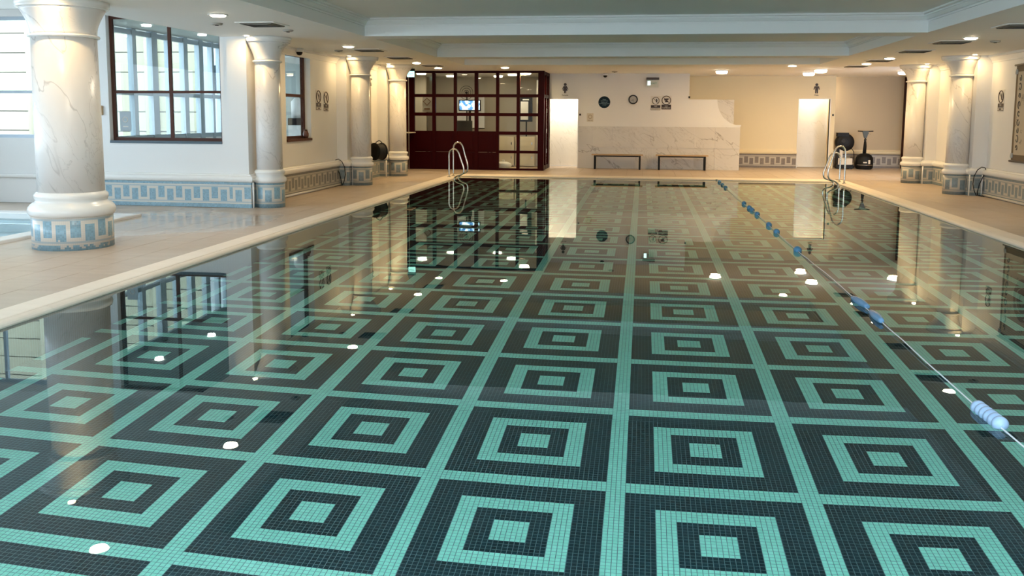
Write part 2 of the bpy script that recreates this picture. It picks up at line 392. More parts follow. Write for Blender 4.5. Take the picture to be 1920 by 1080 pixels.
# ------------------------------------------------------------------ pool shell and water
PX0, PX1, PY0, PY1, WZ, BZ = -4.86, 4.86, 1.2, 23.87, -.04, -1.339
TXA, TXB = X0-2*PT-133*PT, X0-2*PT+145*PT
TY0, TY1 = Y0-2*PT-52*PT, Y0-2*PT+36*PT           # stretch of floor whose tiles are big enough in view to be built one by one
pf = struct('floor_pool', MB().box(PX0-.2, PX1+.2, PY0-.2, TY0, BZ-.2, BZ).box(PX0-.2, PX1+.2, TY1, PY1+.2, BZ-.2, BZ)
            .box(PX0-.2, TXA, TY0, TY1, BZ-.2, BZ).box(TXB, PX1+.2, TY0, TY1, BZ-.2, BZ), MOSA)
ix0, ix1, iy0, iy1 = -133, 145, -52, 36
struct('mosaic_bed', MB().box(TXA, TXB, TY0, TY1, BZ-.2, BZ-.0012), GROUTM, pf)
tl = PT*.44
tile_me = MB().bev(-tl, tl, -tl, tl, -.004, .001, .0012).mesh('mosaic_tile', MOSA_T)
cells = [(i, j) for j in range(iy0, iy1) for i in range(ix0, ix1)]
def seen(i, j):
    x = X0-2*PT+(i+.5)*PT; y = Y0-2*PT+(j+.5)*PT
    return -.70*(y+.2)-.2 < x < .54*(y+.2)+.2
j_first = math.ceil((4.02-(Y0-2*PT))/PT)
near = sorted(cells, key=lambda c: (abs(c[1]-j_first), abs(c[0]-10)))[:300]; nearset = set(near)
for i, j in near: link('mosaic_tile', tile_me, (X0-2*PT+(i+.5)*PT, Y0-2*PT+(j+.5)*PT, BZ), pf)
mb = MB()
for i, j in cells:
    if (i, j) in nearset: continue
    x = X0-2*PT+(i+.5)*PT+random.uniform(-.0004, .0004); y = Y0-2*PT+(j+.5)*PT+random.uniform(-.0004, .0004); z = BZ+random.uniform(-.0004, .0004)
    mb.bev(x-tl, x+tl, y-tl, y+tl, z-.004, z+.001, .0012)
o = mb.build('mosaic_tiling', MOSA_T, pf); o['kind'] = 'stuff'
struct('wall_pool', MB().box(PX0-.2, PX0, PY0-.2, PY1+.2, BZ, -.06).box(PX1, PX1+.2, PY0-.2, PY1+.2, BZ, -.06), MOSA_X)
struct('wall_pool_end', MB().box(PX0, PX1, PY0-.2, PY0, BZ, -.06).box(PX0, PX1, PY1, PY1+.2, BZ, -.06), MOSA_Y)
b = MB(); b.v = [(PX0, PY0, WZ), (PX1, PY0, WZ), (PX1, PY1, WZ), (PX0, PY1, WZ)]; b.face([0, 1, 2, 3])
o = b.build('pool_water', WATER); tag(o, 'still clear water filling the long mosaic pool', 'water', kind='stuff')

# coping: separate cream stones with a rounded nose
cop = thing('pool_coping', 'cream stone coping edging the long mosaic pool', 'coping'); cop['kind'] = 'structure'
PROF = [(.0, -.075), (.0, .008), (.015, .012), (.235, .012), (.258, .010), (.264, .005), (.285, .003), (.305, -.004), (.322, -.016), (.331, -.030), (.331, -.052), (.24, -.055), (.24, -.075)]
CO = .31
def coping_run(p0, p1, n):
    P0, P1 = Vector(p0), Vector(p1); d = (P1-P0); L = d.length; d.normalize()
    for i in range(n):
        a = P0+d*(L*i/n+.0012); c = P0+d*(L*(i+1)/n-.0012)
        MB().sweep([tuple(a), tuple(c)], PROF).build('coping_stone', COPE, cop)
coping_run((PX0-CO, PY0-CO), (PX0-CO, PY1+CO), 24)
coping_run((PX1+CO, PY1+CO), (PX1+CO, PY0-CO), 24)
coping_run((PX0-CO+.002, PY1+CO), (PX1+CO-.002, PY1+CO), 11)
coping_run((PX1+CO-.33, PY0-CO), (PX0-CO+.33, PY0-CO), 10)

# ------------------------------------------------------------------ deck floor and its tiles
SX0, SX1, SY0, SY1 = -11.3, -8.05, 6.6, 12.75     # spa basin opening
fl = struct('floor', MB().box(-12.8, SX0, -6, 14.8, -.3, -.004).box(SX1, PX0-.2, -6, 14.8, -.3, -.004).box(SX0, SX1, -6, SY0, -.3, -.004).box(SX0, SX1, SY1, 14.8, -.3, -.004)
            .box(-12.8, PX0-.2, 14.8, 31, -.3, -.004).box(PX0-.2, 9, PY1+.2, 31, -.3, -.004).box(PX1+.2, 9, -6, PY1+.2, -.3, -.004).box(PX0-.2, PX1+.2, -6, PY0-.2, -.3, -.004), STONEG)
DT = .45
tiles = []
def zone(x0, x1, y0, y1):
    nx = max(1, round((x1-x0)/DT)); ny = max(1, round((y1-y0)/DT)); a, c = (x1-x0)/nx, (y1-y0)/ny
    for i in range(nx):
        for j in range(ny): tiles.append((x0+a*i, x0+a*(i+1), y0+c*j, y0+c*(j+1)))
XL, XR = PX0-CO, PX1+CO
zone(SX1+.25, XL-.012, -2, 14.45); zone(-6.85, XL-.012, 14.45, 24.1); zone(-12.0, SX1+.25, SY1+.25, 14.5)
zone(-7.2, 8.6, PY1+CO+.012, 27.87); zone(2.95, 8.4, 27.87, 29.6); zone(XR+.012, 7.08, 2, PY1+CO); zone(-12.4, SX1+.25, -2, SY0-.25); zone(5.97, 8.4, 29.6, 30.28); zone(-7.1, -1.9, 27.87, 28.9)
def vis(t):
    x, y = (t[0]+t[1])/2, (t[2]+t[3])/2
    return y > 5.0 and -.745*y < x < .43*y
tiles.sort(key=lambda t: (not vis(t), t[2]))
mb = MB()
for k, (a, c, d, e) in enumerate(tiles):
    g = .002
    if k < 300: MB().bev(a+g-(a+c)/2, c-g-(a+c)/2, d+g-(d+e)/2, e-g-(d+e)/2, -.02, random.uniform(-.0006, .0006), .0015).build('stone_tile', DECK, fl, ((a+c)/2, (d+e)/2, 0))
    else: mb.bev(a+g, c-g, d+g, e-g, -.02, random.uniform(-.0006, .0006), .0015)
o = mb.build('stone_paving', DECK, fl); o['kind'] = 'stuff'

# spa
sp = thing('spa_basin', 'pale blue spa pool with white rim behind the large marble column', 'spa', (SX1, 9.8, 0))
def loc(mb_, name, mat, par):   # world-built mesh under a thing placed elsewhere
    o = mb_.build(name, mat, par); o.location = -Vector(par.location); return o
loc(MB().sweep([(SX1, SY1), (SX1, SY0), (SX0, SY0), (SX0, SY1)], [(-.26, -.01), (-.26, .03), (-.24, .04), (0, .04), (.02, .03), (.02, -.12), (-.26, -.12)], closed=True), 'rim', GLOSSW, sp)
loc(MB().box(SX0-.1, SX1+.1, SY0-.1, SY1+.1, -1.0, -.9).box(SX0-.1, SX0, SY0-.1, SY1+.1, -.9, -.12).box(SX1, SX1+.1, SY0-.1, SY1+.1, -.9, -.12).box(SX0, SX1, SY0-.1, SY0, -.9, -.12).box(SX0, SX1, SY1, SY1+.1, -.9, -.12), 'shell', TURQ, sp)
loc(MB().box(SX0, SX0+.4, SY0, SY1, -.9, -.5).box(SX0+.4, SX1, SY1-.4, SY1, -.9, -.5).box(SX1-.4, SX1, SY0, SY1-.4, -.9, -.5), 'bench_ledge', TURQ, sp)
b = MB(); b.v = [(SX0, SY0, -.05), (SX1, SY0, -.05), (SX1, SY1, -.05), (SX0, SY1, -.05)]; b.face([0, 1, 2, 3]); tag(b.build('spa_water', SPAW), 'still pale water in the spa pool', 'water', kind='stuff')
hr = thing('handrail', 'slim steel handrail post at the edge of the spa', 'handrail', (-7.92, 9.86, 0))
MB().tube([(0, 0, .03), (0, 0, .80), (0, -.03, .87), (0, -.12, .9), (0, -.95, .9), (0, -1.04, .87), (0, -1.07, .8), (0, -1.07, .05)], .022, 12).build('rail', STEEL, hr)
for q in ((0, 0), (0, -1.07)): MB().lathe([(.05, .041), (.05, .048), (.025, .058)], q, 16).build('foot_flange', STEEL, hr)

# ------------------------------------------------------------------ walls and ceiling
WT = 3.5
WX = -6.9                       # gallery wall face
# window wall at y = 14.6 (two openings)
ww = MB()
ww.box(-12.8, -12.6, 14.6, 14.8, 0, WT).box(-12.6, -11.25, 14.6, 14.8, 0, 1.16).box(-11.25, -9.27, 14.6, 14.8, 0, 1.10)
ww.box(-12.6, -10.62, 14.6, 14.8, 3.30, WT).box(-10.62, -9.27, 14.6, 14.8, 1.10, WT).box(-9.27, -7.18, 14.6, 14.8, 0, 1.13).box(-9.27, -7.18, 14.6, 14.8, 3.30, WT).box(-7.18, -6.9, 14.6, 14.8, 0, WT)
ww.box(-11.25, -10.62, 14.6, 14.8, 1.10, 1.16)
struct('wall_window', ww, PAINT)
struct('wall_left', MB().box(-7.1, WX, 14.8, 16.75, 0, 3.0).box(-7.1, WX, 18.08, 23.35, 0, 3.0).box(-7.1, WX, 16.75, 18.08, 0, 1.10).box(-7.1, WX, 16.75, 18.08, 2.84, 3.0)
       .box(-7.04, -6.69, 14.56, 15.08, 0, 2.98).box(-7.0, -6.66, 19.68, 20.18, 0, 2.98).box(-7.0, -6.66, 22.86, 23.35, 0, 2.98), PAINT)
struct('wall_right', MB().box(7.15, 7.35, -6, 23.85, 0, 3.3).box(6.86, 7.2, 19.98, 20.6, 0, 2.98).box(6.9, 7.2, 23.3, 23.85, 0, 2.98), PAINT)
# outer gallery wall with tall windows and the wall behind the viewpoint
GY = [-5.9, -2.3, 1.3, 4.9, 8.5, 12.1]
o1 = MB().box(-12.8, -12.6, -6, 14.8, 0, 1.0).box(-12.8, -12.6, -6, 14.8, 2.9, WT).box(-12.8, -12.6, 12.3, 14.8, 1.0, 2.9).box(-12.8, -12.6, -6, -5.9, 1.0, 2.9)
for y in GY: o1.box(-12.8, -12.6, y, y+.2, 1.0, 2.9)
struct('wall_gallery', o1, PAINT)
GX = [-6.2, -3.4, -.6, 2.0]  # unseen windows, sized and placed for the daylight they let in
o1 = MB().box(-12.8, 7.35, -6.2, -6, 0, .3).box(-12.8, 7.35, -6.2, -6, 3.1, WT).box(-12.8, -6.2, -6.2, -6, .3, 3.1).box(2.2, 7.35, -6.2, -6, .3, 3.1)
for x in GX: o1.box(x, x+.2, -6.2, -6, .3, 3.1)
struct('wall_near', o1, PAINT)
# ceiling: soffit strips, coffers
CX0, CX1 = -4.63, 4.28
cof = [(-4.0, 2.2), (2.8, 8.3), (8.9, 14.66), (15.26, 20.0), (20.65, 23.15)]
cm = MB().box(-7.15, CX0, -6, 31, H, 3.5).box(CX1, 9, -6, 31, H, 3.5)
ys = [-6]+[v for c in cof for v in c]+[31]
for i in range(0, len(ys), 2): cm.box(CX0, CX1, ys[i], ys[i+1], H, 3.5)
struct('ceiling', cm, CEIL)
struct('ceiling_coffer', MB().box(CX0-.02, CX1+.02, 2.15, 23.3, 3.205, 3.45), CEIL)
rl = MB()  # unseen rooflight, added to bring more daylight onto the pool floor
for i in range(6): x = CX0+(CX1-CX0-.08)*i/5; rl.box(x, x+.08, -4.0, 2.2, 3.30, 3.42)
for y in (-4.0, -.94, 2.12): rl.box(CX0, CX1, y, y+.08, 3.30, 3.42)
wr = struct('window_20', rl, GREYM); MB().box(CX0, CX1, -4.0, 2.2, 3.35, 3.36).build('pane', GLASS, wr)
struct('ceiling_gallery', MB().box(-12.8, -7.12, -6, 14.8, 3.42, 3.6), CEIL)
struct('ceiling_office', MB().box(-9, -7.15, 20, 31, H, 3.5), CEIL)
cor = [(0, 3.075), (.022, 3.075), (.022, 3.10), (.04, 3.108), (.058, 3.13), (.07, 3.15), (.09, 3.15), (.09, 3.172), (.13, 3.18), (.13, 3.206)]
for k, (a, c) in enumerate(cof):
    struct('trim_%d' % (k+1), MB().sweep([(CX0, a), (CX0, c), (CX1, c), (CX1, a)], cor, closed=True), CEIL)
crown = [(0, 2.76), (.018, 2.76), (.022, 2.79), (.05, 2.83), (.07, 2.86), (.10, 2.87), (.10, 2.915), (0, 2.915)]
struct('trim_6', MB().sweep([(WX, 15.12), (WX, 19.68)], crown), GLOSSW); struct('trim_7', MB().sweep([(WX, 20.18), (WX, 22.86)], crown), GLOSSW)
struct('trim_8', MB().sweep([(7.15, 19.98), (7.15, -6)], crown), GLOSSW); struct('trim_9', MB().sweep([(7.15, 23.3), (7.15, 20.6)], crown), GLOSSW)

# key-fret mosaic baseboards with white bullnose mouldings
NOSE = [(-.06, .44), (.012, .44), (.03, .452), (.042, .475), (.045, .50), (.038, .525), (.02, .542), (-.01, .552), (-.02, .575), (-.06, .58)]
LP = [(-10.35, 14.54), (-7.02, 14.54), (-7.02, 14.50), (-6.63, 14.50), (-6.63, 15.14), (-6.83, 15.14), (-6.83, 19.62), (-6.60, 19.62), (-6.60, 20.24), (-6.83, 20.24), (-6.83, 22.80), (-6.60, 22.80), (-6.60, 23.41), (-7.1, 23.41)]
RP = [(7.5, 23.92), (6.84, 23.92), (6.84, 23.24), (7.08, 23.24), (7.08, 20.66), (6.80, 20.66), (6.80, 19.92), (7.08, 19.92), (7.08, 2.0)]
FL = [(0, 0), (0, .44)]
for nm, P, mt in (('left', LP[:6], KEYM), ('left', LP[5:7], KEYO), ('left', LP[6:], KEYG), ('right', RP, KEYG)):
    bb = struct('baseboard_'+nm, MB().sweep(P, [(-.05, 0), (0, 0), (0, .44), (-.05, .44)]), mt)
    MB().sweep(P, NOSE).build('moulding', GLOSSW, bb)
struct('baseboard_gallery', MB().sweep([(-12.6, 14.56), (-10.35, 14.56)], [(-.03, .45), (.01, .45), (.03, .47), (.03, .50), (.01, .52), (-.03, .52)]), GLOSSW)

# wall conduits
cn = thing('wall_conduit', 'white pipe running along the floor under the left gallery wall and up beside the columns', 'pipe')
MB().tube([(-6.79, 15.3, .035), (-6.79, 19.55, .035)], .022, 8).build('pipe', GLOSSW, cn)
for q in ((-6.60, 14.88), (-6.555, 20.02), (-6.555, 22.72)): MB().tube([(q[0], q[1]-.28 if q[1] > 15 else 14.52, 0), (q[0], q[1]-.28 if q[1] > 15 else 14.52, .44)], .016, 8).build('pipe', GLOSSW, cn)
cn = thing('wall_conduit', 'white pipe running along the floor under the right-hand wall', 'pipe')
MB().tube([(7.04, 19.8, .035), (7.04, 12.0, .035)], .022, 8).build('pipe', GLOSSW, cn)
for q in ((6.79, 19.86), (7.04, 19.86), (6.83, 23.18)): MB().tube([(q[0], q[1], 0), (q[0], q[1], .44)], .014, 8).build('pipe', GLOSSW, cn)

# ------------------------------------------------------------------ columns
def column(x, y, big, label, wl=None):
    t = thing('column', label, 'column', (x, y, 0), 0, None if big else 'engaged marble columns'); t['kind'] = 'thing'
    s = 1.78 if big else 1.0; B = .455 if big else .25; S = .372 if big else .222; cp = .50 if big else .40; n = 64 if big else 44
    dm = KEYD if big else (KEYM if y < 15 else KEYG)
    MB().lathe([(B, 0), (B, .395 if big else .44)], (0, 0), n, uvr=.4727 if big else .2626, a0=.35).build('mosaic_plinth', dm, t)
    z = .395 if big else .43
    k = .030 if big else .035
    q_ = 1.0 if big else .82
    MB().lathe([(r_, z+d_*q_) for r_, d_ in [(B-.01, -.005), (B+.012, 0), (B+k, .03), (B+k+.004, .06), (B+k-.008, .10), (B-.01, .135), (S+.03, .16), (S+.022, .18), (S+.035, .20), (S+.04, .225), (S+.034, .25), (S+.012, .27), (S-.01, .285)]], (0, 0), n).build('base_moulding', GLOSSW, t)
    MB().lathe([(S, z+.27*q_), (S*1.0, 1.2), (S*.965, 2.49)], (0, 0), n).build('shaft', MARB, t)
    MB().lathe([(S*.96, 2.485), (S*.96+.03, 2.492), (S*.96+.038, 2.507), (S*.96+.03, 2.522), (S*.96, 2.53)], (0, 0), n).build('astragal', GLOSSW, t)
    r0 = S*.97
    MB().lathe([(r0+(cp-.03-r0)*(1-cos(q*pi/2)), 2.525+q*.305) for q in [i/10 for i in range(11)]], (0, 0), n).build('capital', MARB, t)
    MB().lathe([(cp-.05, 2.825), (cp-.005, 2.83), (cp, 2.838), (cp-.002, 2.85), (cp+.01, 2.855), (cp+.014, 2.914), (cp-.05, 2.9145)], (0, 0), n).build('abacus', GLOSSW, t)
    if not big:      # engaged: flat back against its pier
        sg = 1 if x < 0 else -1
        for o in t.children:
            for v in o.data.vertices:
                if v.co.x*sg < -.228: v.co.x = -.228*sg
    return t
column(-6.83, 9.91, True, 'thickest marble column with chipped blue mosaic foot beside the spa')
column(-6.42, 14.81, False, 'slim marble column engaged to the pier right of the large timber window')
column(-6.41, 19.93, False, 'slim marble column standing just before the hanging hose reel')
column(-6.41, 23.08, False, 'slim marble column nearest the dark red glazed screen')
column(6.66, 20.30, False, 'slim marble column beside the black cable loop on the right wall')
column(6.69, 23.57, False, 'slim marble column next to the recess with the cleaning machines')

# ------------------------------------------------------------------ windows
def window(name, x0, x1, z0, z1, y, mat, fw, bars_x, bars_z, thick=.07):
    f = MB().box(x0, x0+fw, y, y+thick, z0, z1).box(x1-fw, x1, y, y+thick, z0, z1).box(x0+fw, x1-fw, y, y+thick, z0, z0+fw).box(x0+fw, x1-fw, y, y+thick, z1-fw, z1)
    o = struct(name, f, mat)
    for bx in bars_x: MB().box(bx-fw*.45, bx+fw*.45, y+.005, y+thick-.005, z0+fw, z1-fw).build('mullion', mat, o)
    for bz in bars_z:
        xs = [x0+fw]+[v for bx in bars_x for v in (bx-fw*.45, bx+fw*.45)]+[x1-fw]
        for i in range(0, len(xs), 2): MB().box(xs[i], xs[i+1], y+.008, y+thick-.008, bz-fw*.4, bz+fw*.4).build('transom', mat, o)
    xs = [x0+fw]+[v for bx in bars_x for v in (bx-fw*.45, bx+fw*.45)]+[x1-fw]; zs = [z0+fw]+[v for bz in bars_z for v in (bz-fw*.4, bz+fw*.4)]+[z1-fw]
    for i in range(0, len(xs), 2):
        for j in range(0, len(zs), 2): MB().box(xs[i], xs[i+1], y+thick*.45, y+thick*.55, zs[j], zs[j+1]).build('pane', GLASS, o)
    return o
w1 = window('window_1', -9.27, -7.18, 1.13, 3.30, 14.70, BROWNW, .058, [-8.16], [1.985], .05)
MB().box(-9.27, -7.18, 14.585, 14.70, 1.09, 1.135).build('mosaic_sill', plain('dark_blue_sill_mosaic', (.05, .085, .11), .4, var=.3, grain=.3), w1)
w2 = window('window_2', -12.6, -10.62, 1.16, 3.30, 14.69, plain('pale_blue_grey_frame', (.50, .58, .66), .4), .06, [-11.62], [1.98])
# window 3 sits in the gallery wall (plane x)
f = MB().box(-7.10, -7.03, 18.01, 18.08, 1.10, 2.84).box(-7.10, -7.03, 16.75, 16.82, 1.10, 2.84).box(-7.10, -7.03, 16.82, 18.01, 1.10, 1.17).box(-7.10, -7.03, 16.82, 18.01, 2.78, 2.84)
w3 = struct('window_3', f, BROWNW)
MB().box(-7.095, -7.035, 16.82, 18.01, 1.96, 2.02).build('transom', BROWNW, w3)
for z0, z1 in ((1.17, 1.96), (2.02, 2.78)): MB().box(-7.07, -7.06, 16.82, 18.01, z0, z1).build('pane', GLASS, w3)
MB().box(-7.05, -6.87, 16.75, 18.06, 1.07, 1.12).build('sill', BROWNW, w3)
for i in range(5):
    ya, yb = GY[i]+.2, GY[i+1]
    f = MB().box(-12.78, -12.7, ya, ya+.06, 1.0, 2.9).box(-12.78, -12.7, yb-.06, yb, 1.0, 2.9).box(-12.78, -12.7, ya+.06, yb-.06, 1.0, 1.06).box(-12.78, -12.7, ya+.06, yb-.06, 2.84, 2.9)
    wn_ = struct('window_%d' % (i+4), f, GREYM); MB().box(-12.75, -12.74, ya+.06, yb-.06, 1.06, 2.84).build('pane', GLASS, wn_)
for i in range(3):
    xa, xb = GX[i]+.2, GX[i+1]
    f = MB().box(xa, xa+.06, -6.15, -6.08, .3, 3.1).box(xb-.06, xb, -6.15, -6.08, .3, 3.1).box(xa+.06, xb-.06, -6.15, -6.08, .3, .36).box(xa+.06, xb-.06, -6.15, -6.08, 3.04, 3.1)
    wn_ = struct('window_%d' % (i+10), f, GREYM); MB().box(xa+.06, xb-.06, -6.12, -6.11, .36, 3.04).build('pane', GLASS, wn_)
t = thing('window_notice', 'grey notice card with a round emblem taped inside the large timber window', 'notice', (-9.02, 14.69, 1.47))
MB().box(-.105, .105, -.004, 0, -.17, .17).build('card', STICK, t)
MB().tube([(.045*cos(a*pi/10), -.006, .045*sin(a*pi/10)+.03) for a in range(20)], .006, 6, closed=True).build('emblem', SIGNW, t); MB().box(-.05, .05, -.006, -.004, -.10, -.085).build('emblem', SIGNW, t)
t = thing('wall_box', 'small brown box fixed to the wall left of the large timber window', 'box', (-9.42, 14.60, 1.66))
MB().box(-.04, .04, -.05, 0, -.08, .08).build('case', TIMB, t); MB().box(-.02, .02, -.056, -.05, -.03, .03).build('cover', WHITEP, t)
# sill items
t = thing('jar', 'brown patterned jar on the sill of the narrow gallery window', 'jar', (-6.96, 17.92, 1.12))
MB().lathe([(.045, 0), (.06, .04), (.062, .09), (.045, .14), (.035, .155)], (0, 0), 16).build('body', plain('brown_glaze', (.12, .045, .03), .35, var=.4), t); MB().lathe([(.038, .155), (.038, .17), (.01, .18)], (0, 0), 16).build('lid', SIGNB, t)

# corridor beyond the windows, building outside
struct('wall_corridor', MB().box(-10.7, -7.1, 22.6, 22.7, 0, 3.45).box(-10.7, -10.6, 14.8, 15.6, 0, 3.45), GREYW)
struct('ceiling_corridor', MB().box(-10.75, -7.1, 14.8, 22.7, 3.35, 3.45), GREYW)
CXS = -10.5
sc_ = thing('glazed_screen', 'pale grey framed glazed screen running along the corridor beyond the large timber window', 'screen', (CXS, 18.8, 0))
def lp(mb_, name, mat, p): return loc(mb_, name, mat, p)
ysc = [(15.2, .07), (15.9, .05), (16.65, .08), (17.43, .07), (18.21, .11), (18.87, .07), (19.54, .09), (20.27, .10), (20.86, .05), (21.3, .06), (22.5, .1)]
for i, (y, wd) in enumerate(ysc): lp(MB().box(CXS-.06, CXS+.06, y-wd, y+wd, 0, 3.35), 'post', GREYM, sc_)
for z, h_ in ((1.10, .05), (2.03, .045), (3.27, .05)): lp(MB().box(CXS-.04, CXS+.04, ysc[0][0], ysc[-1][0], z-h_, z+h_), 'rail', GREYM, sc_)
lp(MB().box(CXS-.03, CXS+.03, ysc[0][0], ysc[-1][0], 0, 1.06), 'lower_panel', WHITEP, sc_)
lp(MB().box(CXS-.004, CXS+.004, ysc[0][0], ysc[-1][0], 1.1, 3.3), 'glass', GLASS, sc_)
cl = thing('corridor_light', 'round white light in the corridor ceiling, left of the two seen through the large window', 'light', (-9.74, 16.72, 3.35), 0, 'corridor ceiling lights')
MB().lathe([(.09, -.03), (.09, 0)], (0, 0), 20).build('lens', plain('cool_white_lens', (.9, .9, .9), .3, emit=(1, .98, .95), estr=8), cl)
dup(cl, (-9.63, 18.77, 3.35), 'round white light in the corridor ceiling, right of the two seen through the large window')
dup(cl, (-8.7, 20.9, 3.35), 'round white light seen through the narrow gallery window')
for q in ((-9.74, 16.72), (-9.63, 18.77), (-8.7, 20.9)): area('corridor_lamp', (q[0], q[1], 3.30), (0, 0, 0), .16, 5, (1, .97, .92), disk=True)
t = thing('water_cooler', 'white water cooler with dark band seen through the narrow gallery window', 'cooler', (-8.05, 20.2, 0))
MB().box(-.16, .16, -.16, .16, 0, 1.35).build('cabinet', WHITEP, t); MB().box(-.165, .165, -.165, .1, 1.36, 1.52).build('band', BLACK, t); MB().lathe([(.13, 1.52), (.14, 1.9), (.05, 2.0)], (0, 0), 20).build('bottle', WHITEP, t)
BY = 23.5
bl = thing('building', 'cream rendered building with grooved courses outside the windows', 'building', (-14, BY, 0))
z = -1.08
while z < 7.5:      # each rusticated course stands proud of the recessed joint
    lp(MB().box(-21.5, -12.3, BY+.03, BY+.4, z, z+.52), 'course', BUILD, bl); z += .55
lp(MB().box(-21.5, -12.33, BY+.07, BY+.5, -1, 7.6), 'wall', plain('recessed_joint_render', (.13, .12, .10), .9), bl)
for x in (-13.6, -17.2): lp(MB().lathe([(.2, -1), (.2, 7.5)], (x, BY+.03), 20), 'pilaster', BUILD, bl)
b2 = thing('white_building', 'white walled building with a dark window beyond the corridor glazing', 'building', (-12, 25.5, 0))
lp(MB().box(-14.5, -10.8, 25.5, 25.8, -1, 7), 'wall', WHITEB, b2); lp(MB().box(-12.9, -12.15, 25.46, 25.5, 2.25, 3.05), 'window', DGLASS, b2); lp(MB().box(-12.95, -12.1, 25.44, 25.5, 2.15, 2.25), 'window_sill', WHITEP, b2)
struct('ground_outside', MB().box(-30, -10.8, 14.9, 30, -1.2, -1.0).box(-30, -12.8, -10, 14.9, -1.2, -1.0), plain('pale_paving', (.5, .5, .48), .8))

# ------------------------------------------------------------------ far end walls
PB = 27.9
wb = MB().box(-3.02, -2.88, PB, PB+.14, 0, H+.05).box(-2.88, -2.0, PB, PB+.14, 2.135, H+.05).box(-2.0, 1.38, PB, PB+.14, 0, H+.05).box(1.38, 2.92, PB, PB+.14, 0, 1.36)
arc = [(2.22+.69*(1-cos(a)), 2.135-.775*sin(a)) for a in [i*pi/2/10 for i in range(11)]]
wb.prism([(1.38, 1.36), (2.92, 1.36)]+arc[::-1]+[(1.38, 2.135)], 'Y', PB, PB+.14)
struct('wall_back', wb, PAINT)
struct('trim_10', MB().box(1.38, 2.94, PB-.01, PB+.15, 1.33, 1.372), GLOSSW)
ms = thing('marble_upstand', 'grey marble slab standing behind the curved white wall top', 'slab', (2.47, PB+.2, 1.36)); MB().box(-.28, .27, 0, .03, -.1, .775).build('slab', SLABM, ms); MB().box(-.28, .27, .03, .06, -1.36, -.1).build('bracket', STEEL, ms)
dd = thing('marble_dado', 'veined marble slabs facing the low half of the end wall behind both benches', 'cladding', (0, PB, 0)); dd['kind'] = 'structure'
xs = [-2.0, -1.54, -.92, -.30, .32, .94, 1.56, 2.18, 2.92]
for i in range(8):
    for z0, z1 in ((.0, .645), (.65, 1.30)):
        MB().box(xs[i]+.002, xs[i+1]-.002, -.02-random.uniform(0, .0015), 0, z0+.001, z1-.001).build('marble_slab', SLABM, dd)
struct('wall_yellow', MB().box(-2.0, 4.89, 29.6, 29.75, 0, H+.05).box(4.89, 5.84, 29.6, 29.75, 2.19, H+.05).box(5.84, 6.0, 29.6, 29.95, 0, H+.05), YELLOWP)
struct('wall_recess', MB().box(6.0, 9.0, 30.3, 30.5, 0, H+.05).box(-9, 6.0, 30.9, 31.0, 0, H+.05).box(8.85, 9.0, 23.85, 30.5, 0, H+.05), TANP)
bb = struct('baseboard_back', MB().sweep([(2.92, 29.56), (4.87, 29.56)], [(-.05, 0), (0, 0), (0, .44), (-.05, .44)]), KEYW); MB().sweep([(2.92, 29.56), (4.87, 29.56)], NOSE).build('moulding', YELLOWP, bb)
bb = struct('baseboard_recess', MB().sweep([(6.0, 30.26), (8.2, 30.26)], [(-.05, 0), (0, 0), (0, .44), (-.05, .44)]), KEYW); MB().sweep([(6.0, 30.26), (8.2, 30.26)], NOSE).build('moulding', YELLOWP, bb)
for nm, x0, x1, y, lab in (('privacy_panel', -3.4, -1.5, 28.75, 'bright pale marble panel inside the opening left of the benches'), ('privacy_panel', 4.6, 6.2, 30.35, 'bright pale marble panel inside the opening right of the cream wall')):
    t = thing(nm, lab, 'panel', ((x0+x1)/2, y, 0), 0); hw = (x1-x0)/2
    MB().box(-hw, hw, 0, .04, .0, 2.75).build('slab', CREAMM, t); MB().box(-hw, hw, -.015, 0, 0, .03).build('foot_rail', GLOSSW, t)
area('passage_lamp', (-2.44, 28.15, 2.8), (0.55, 0, 0), .3, 55, (1, .88, .70), disk=True); area('passage_lamp', (5.36, 29.86, 2.8), (.45, 0, 0), .2, 20, (1, .84, .62), disk=True)
struct('door_1', MB().box(-2.9, -2.88, PB-.012, PB+.15, 0, 2.15).box(-2.0, -1.98, PB-.022, PB+.15, 0, 2.15).box(-2.88, -2.0, PB-.012, PB+.15, 2.13, 2.15), GLOSSW)
struct('door_2', MB().box(4.87, 4.89, 29.59, 29.76, 0, 2.21).box(5.84, 5.86, 29.59, 29.76, 0, 2.21).box(4.89, 5.84, 29.59, 29.76, 2.19, 2.21), GLOSSW)
t = thing('red_door_jamb', 'dark red door jamb at the edge of the machine recess', 'door frame', (8.33, 30.1, 0))
MB().box(-.11, .09, -.6, .15, 0, 2.9).build('jamb', REDW, t); MB().box(-.14, -.11, -.62, -.5, 0, 2.9).build('stop', REDW, t)

# person-icon signs over the openings
def person_icon(x, y, z, label, woman):
    t = thing('changing_room_sign', label, 'sign', (x, y, z)); b_ = MB().prism([(.045*cos(a*pi/8), .045*sin(a*pi/8)+.11) for a in range(16)], 'Y', -.006, 0)
    if woman: b_.prism([(-.05, .06), (.05, .06), (.10, -.04), (.085, -.05), (.045, .01), (.075, -.08), (.035, -.08), (.03, -.16), (.005, -.16), (0, -.08), (-.005, -.16), (-.03, -.16), (-.035, -.08), (-.075, -.08), (-.045, .01), (-.085, -.05), (-.10, -.04)], 'Y', -.006, 0)
    else: b_.prism([(-.07, .06), (.07, .06), (.095, -.04), (.075, -.05), (.045, .02), (.045, -.16), (.008, -.16), (0, -.04), (-.008, -.16), (-.045, -.16), (-.045, .02), (-.075, -.05), (-.095, -.04)], 'Y', -.006, 0)
    b_.build('figure', SIGNB, t); text('lettering', 'Female' if woman else 'Male', .07, SIGNB, t, (0, -.004, -.22), (pi/2, 0, 0)); return t
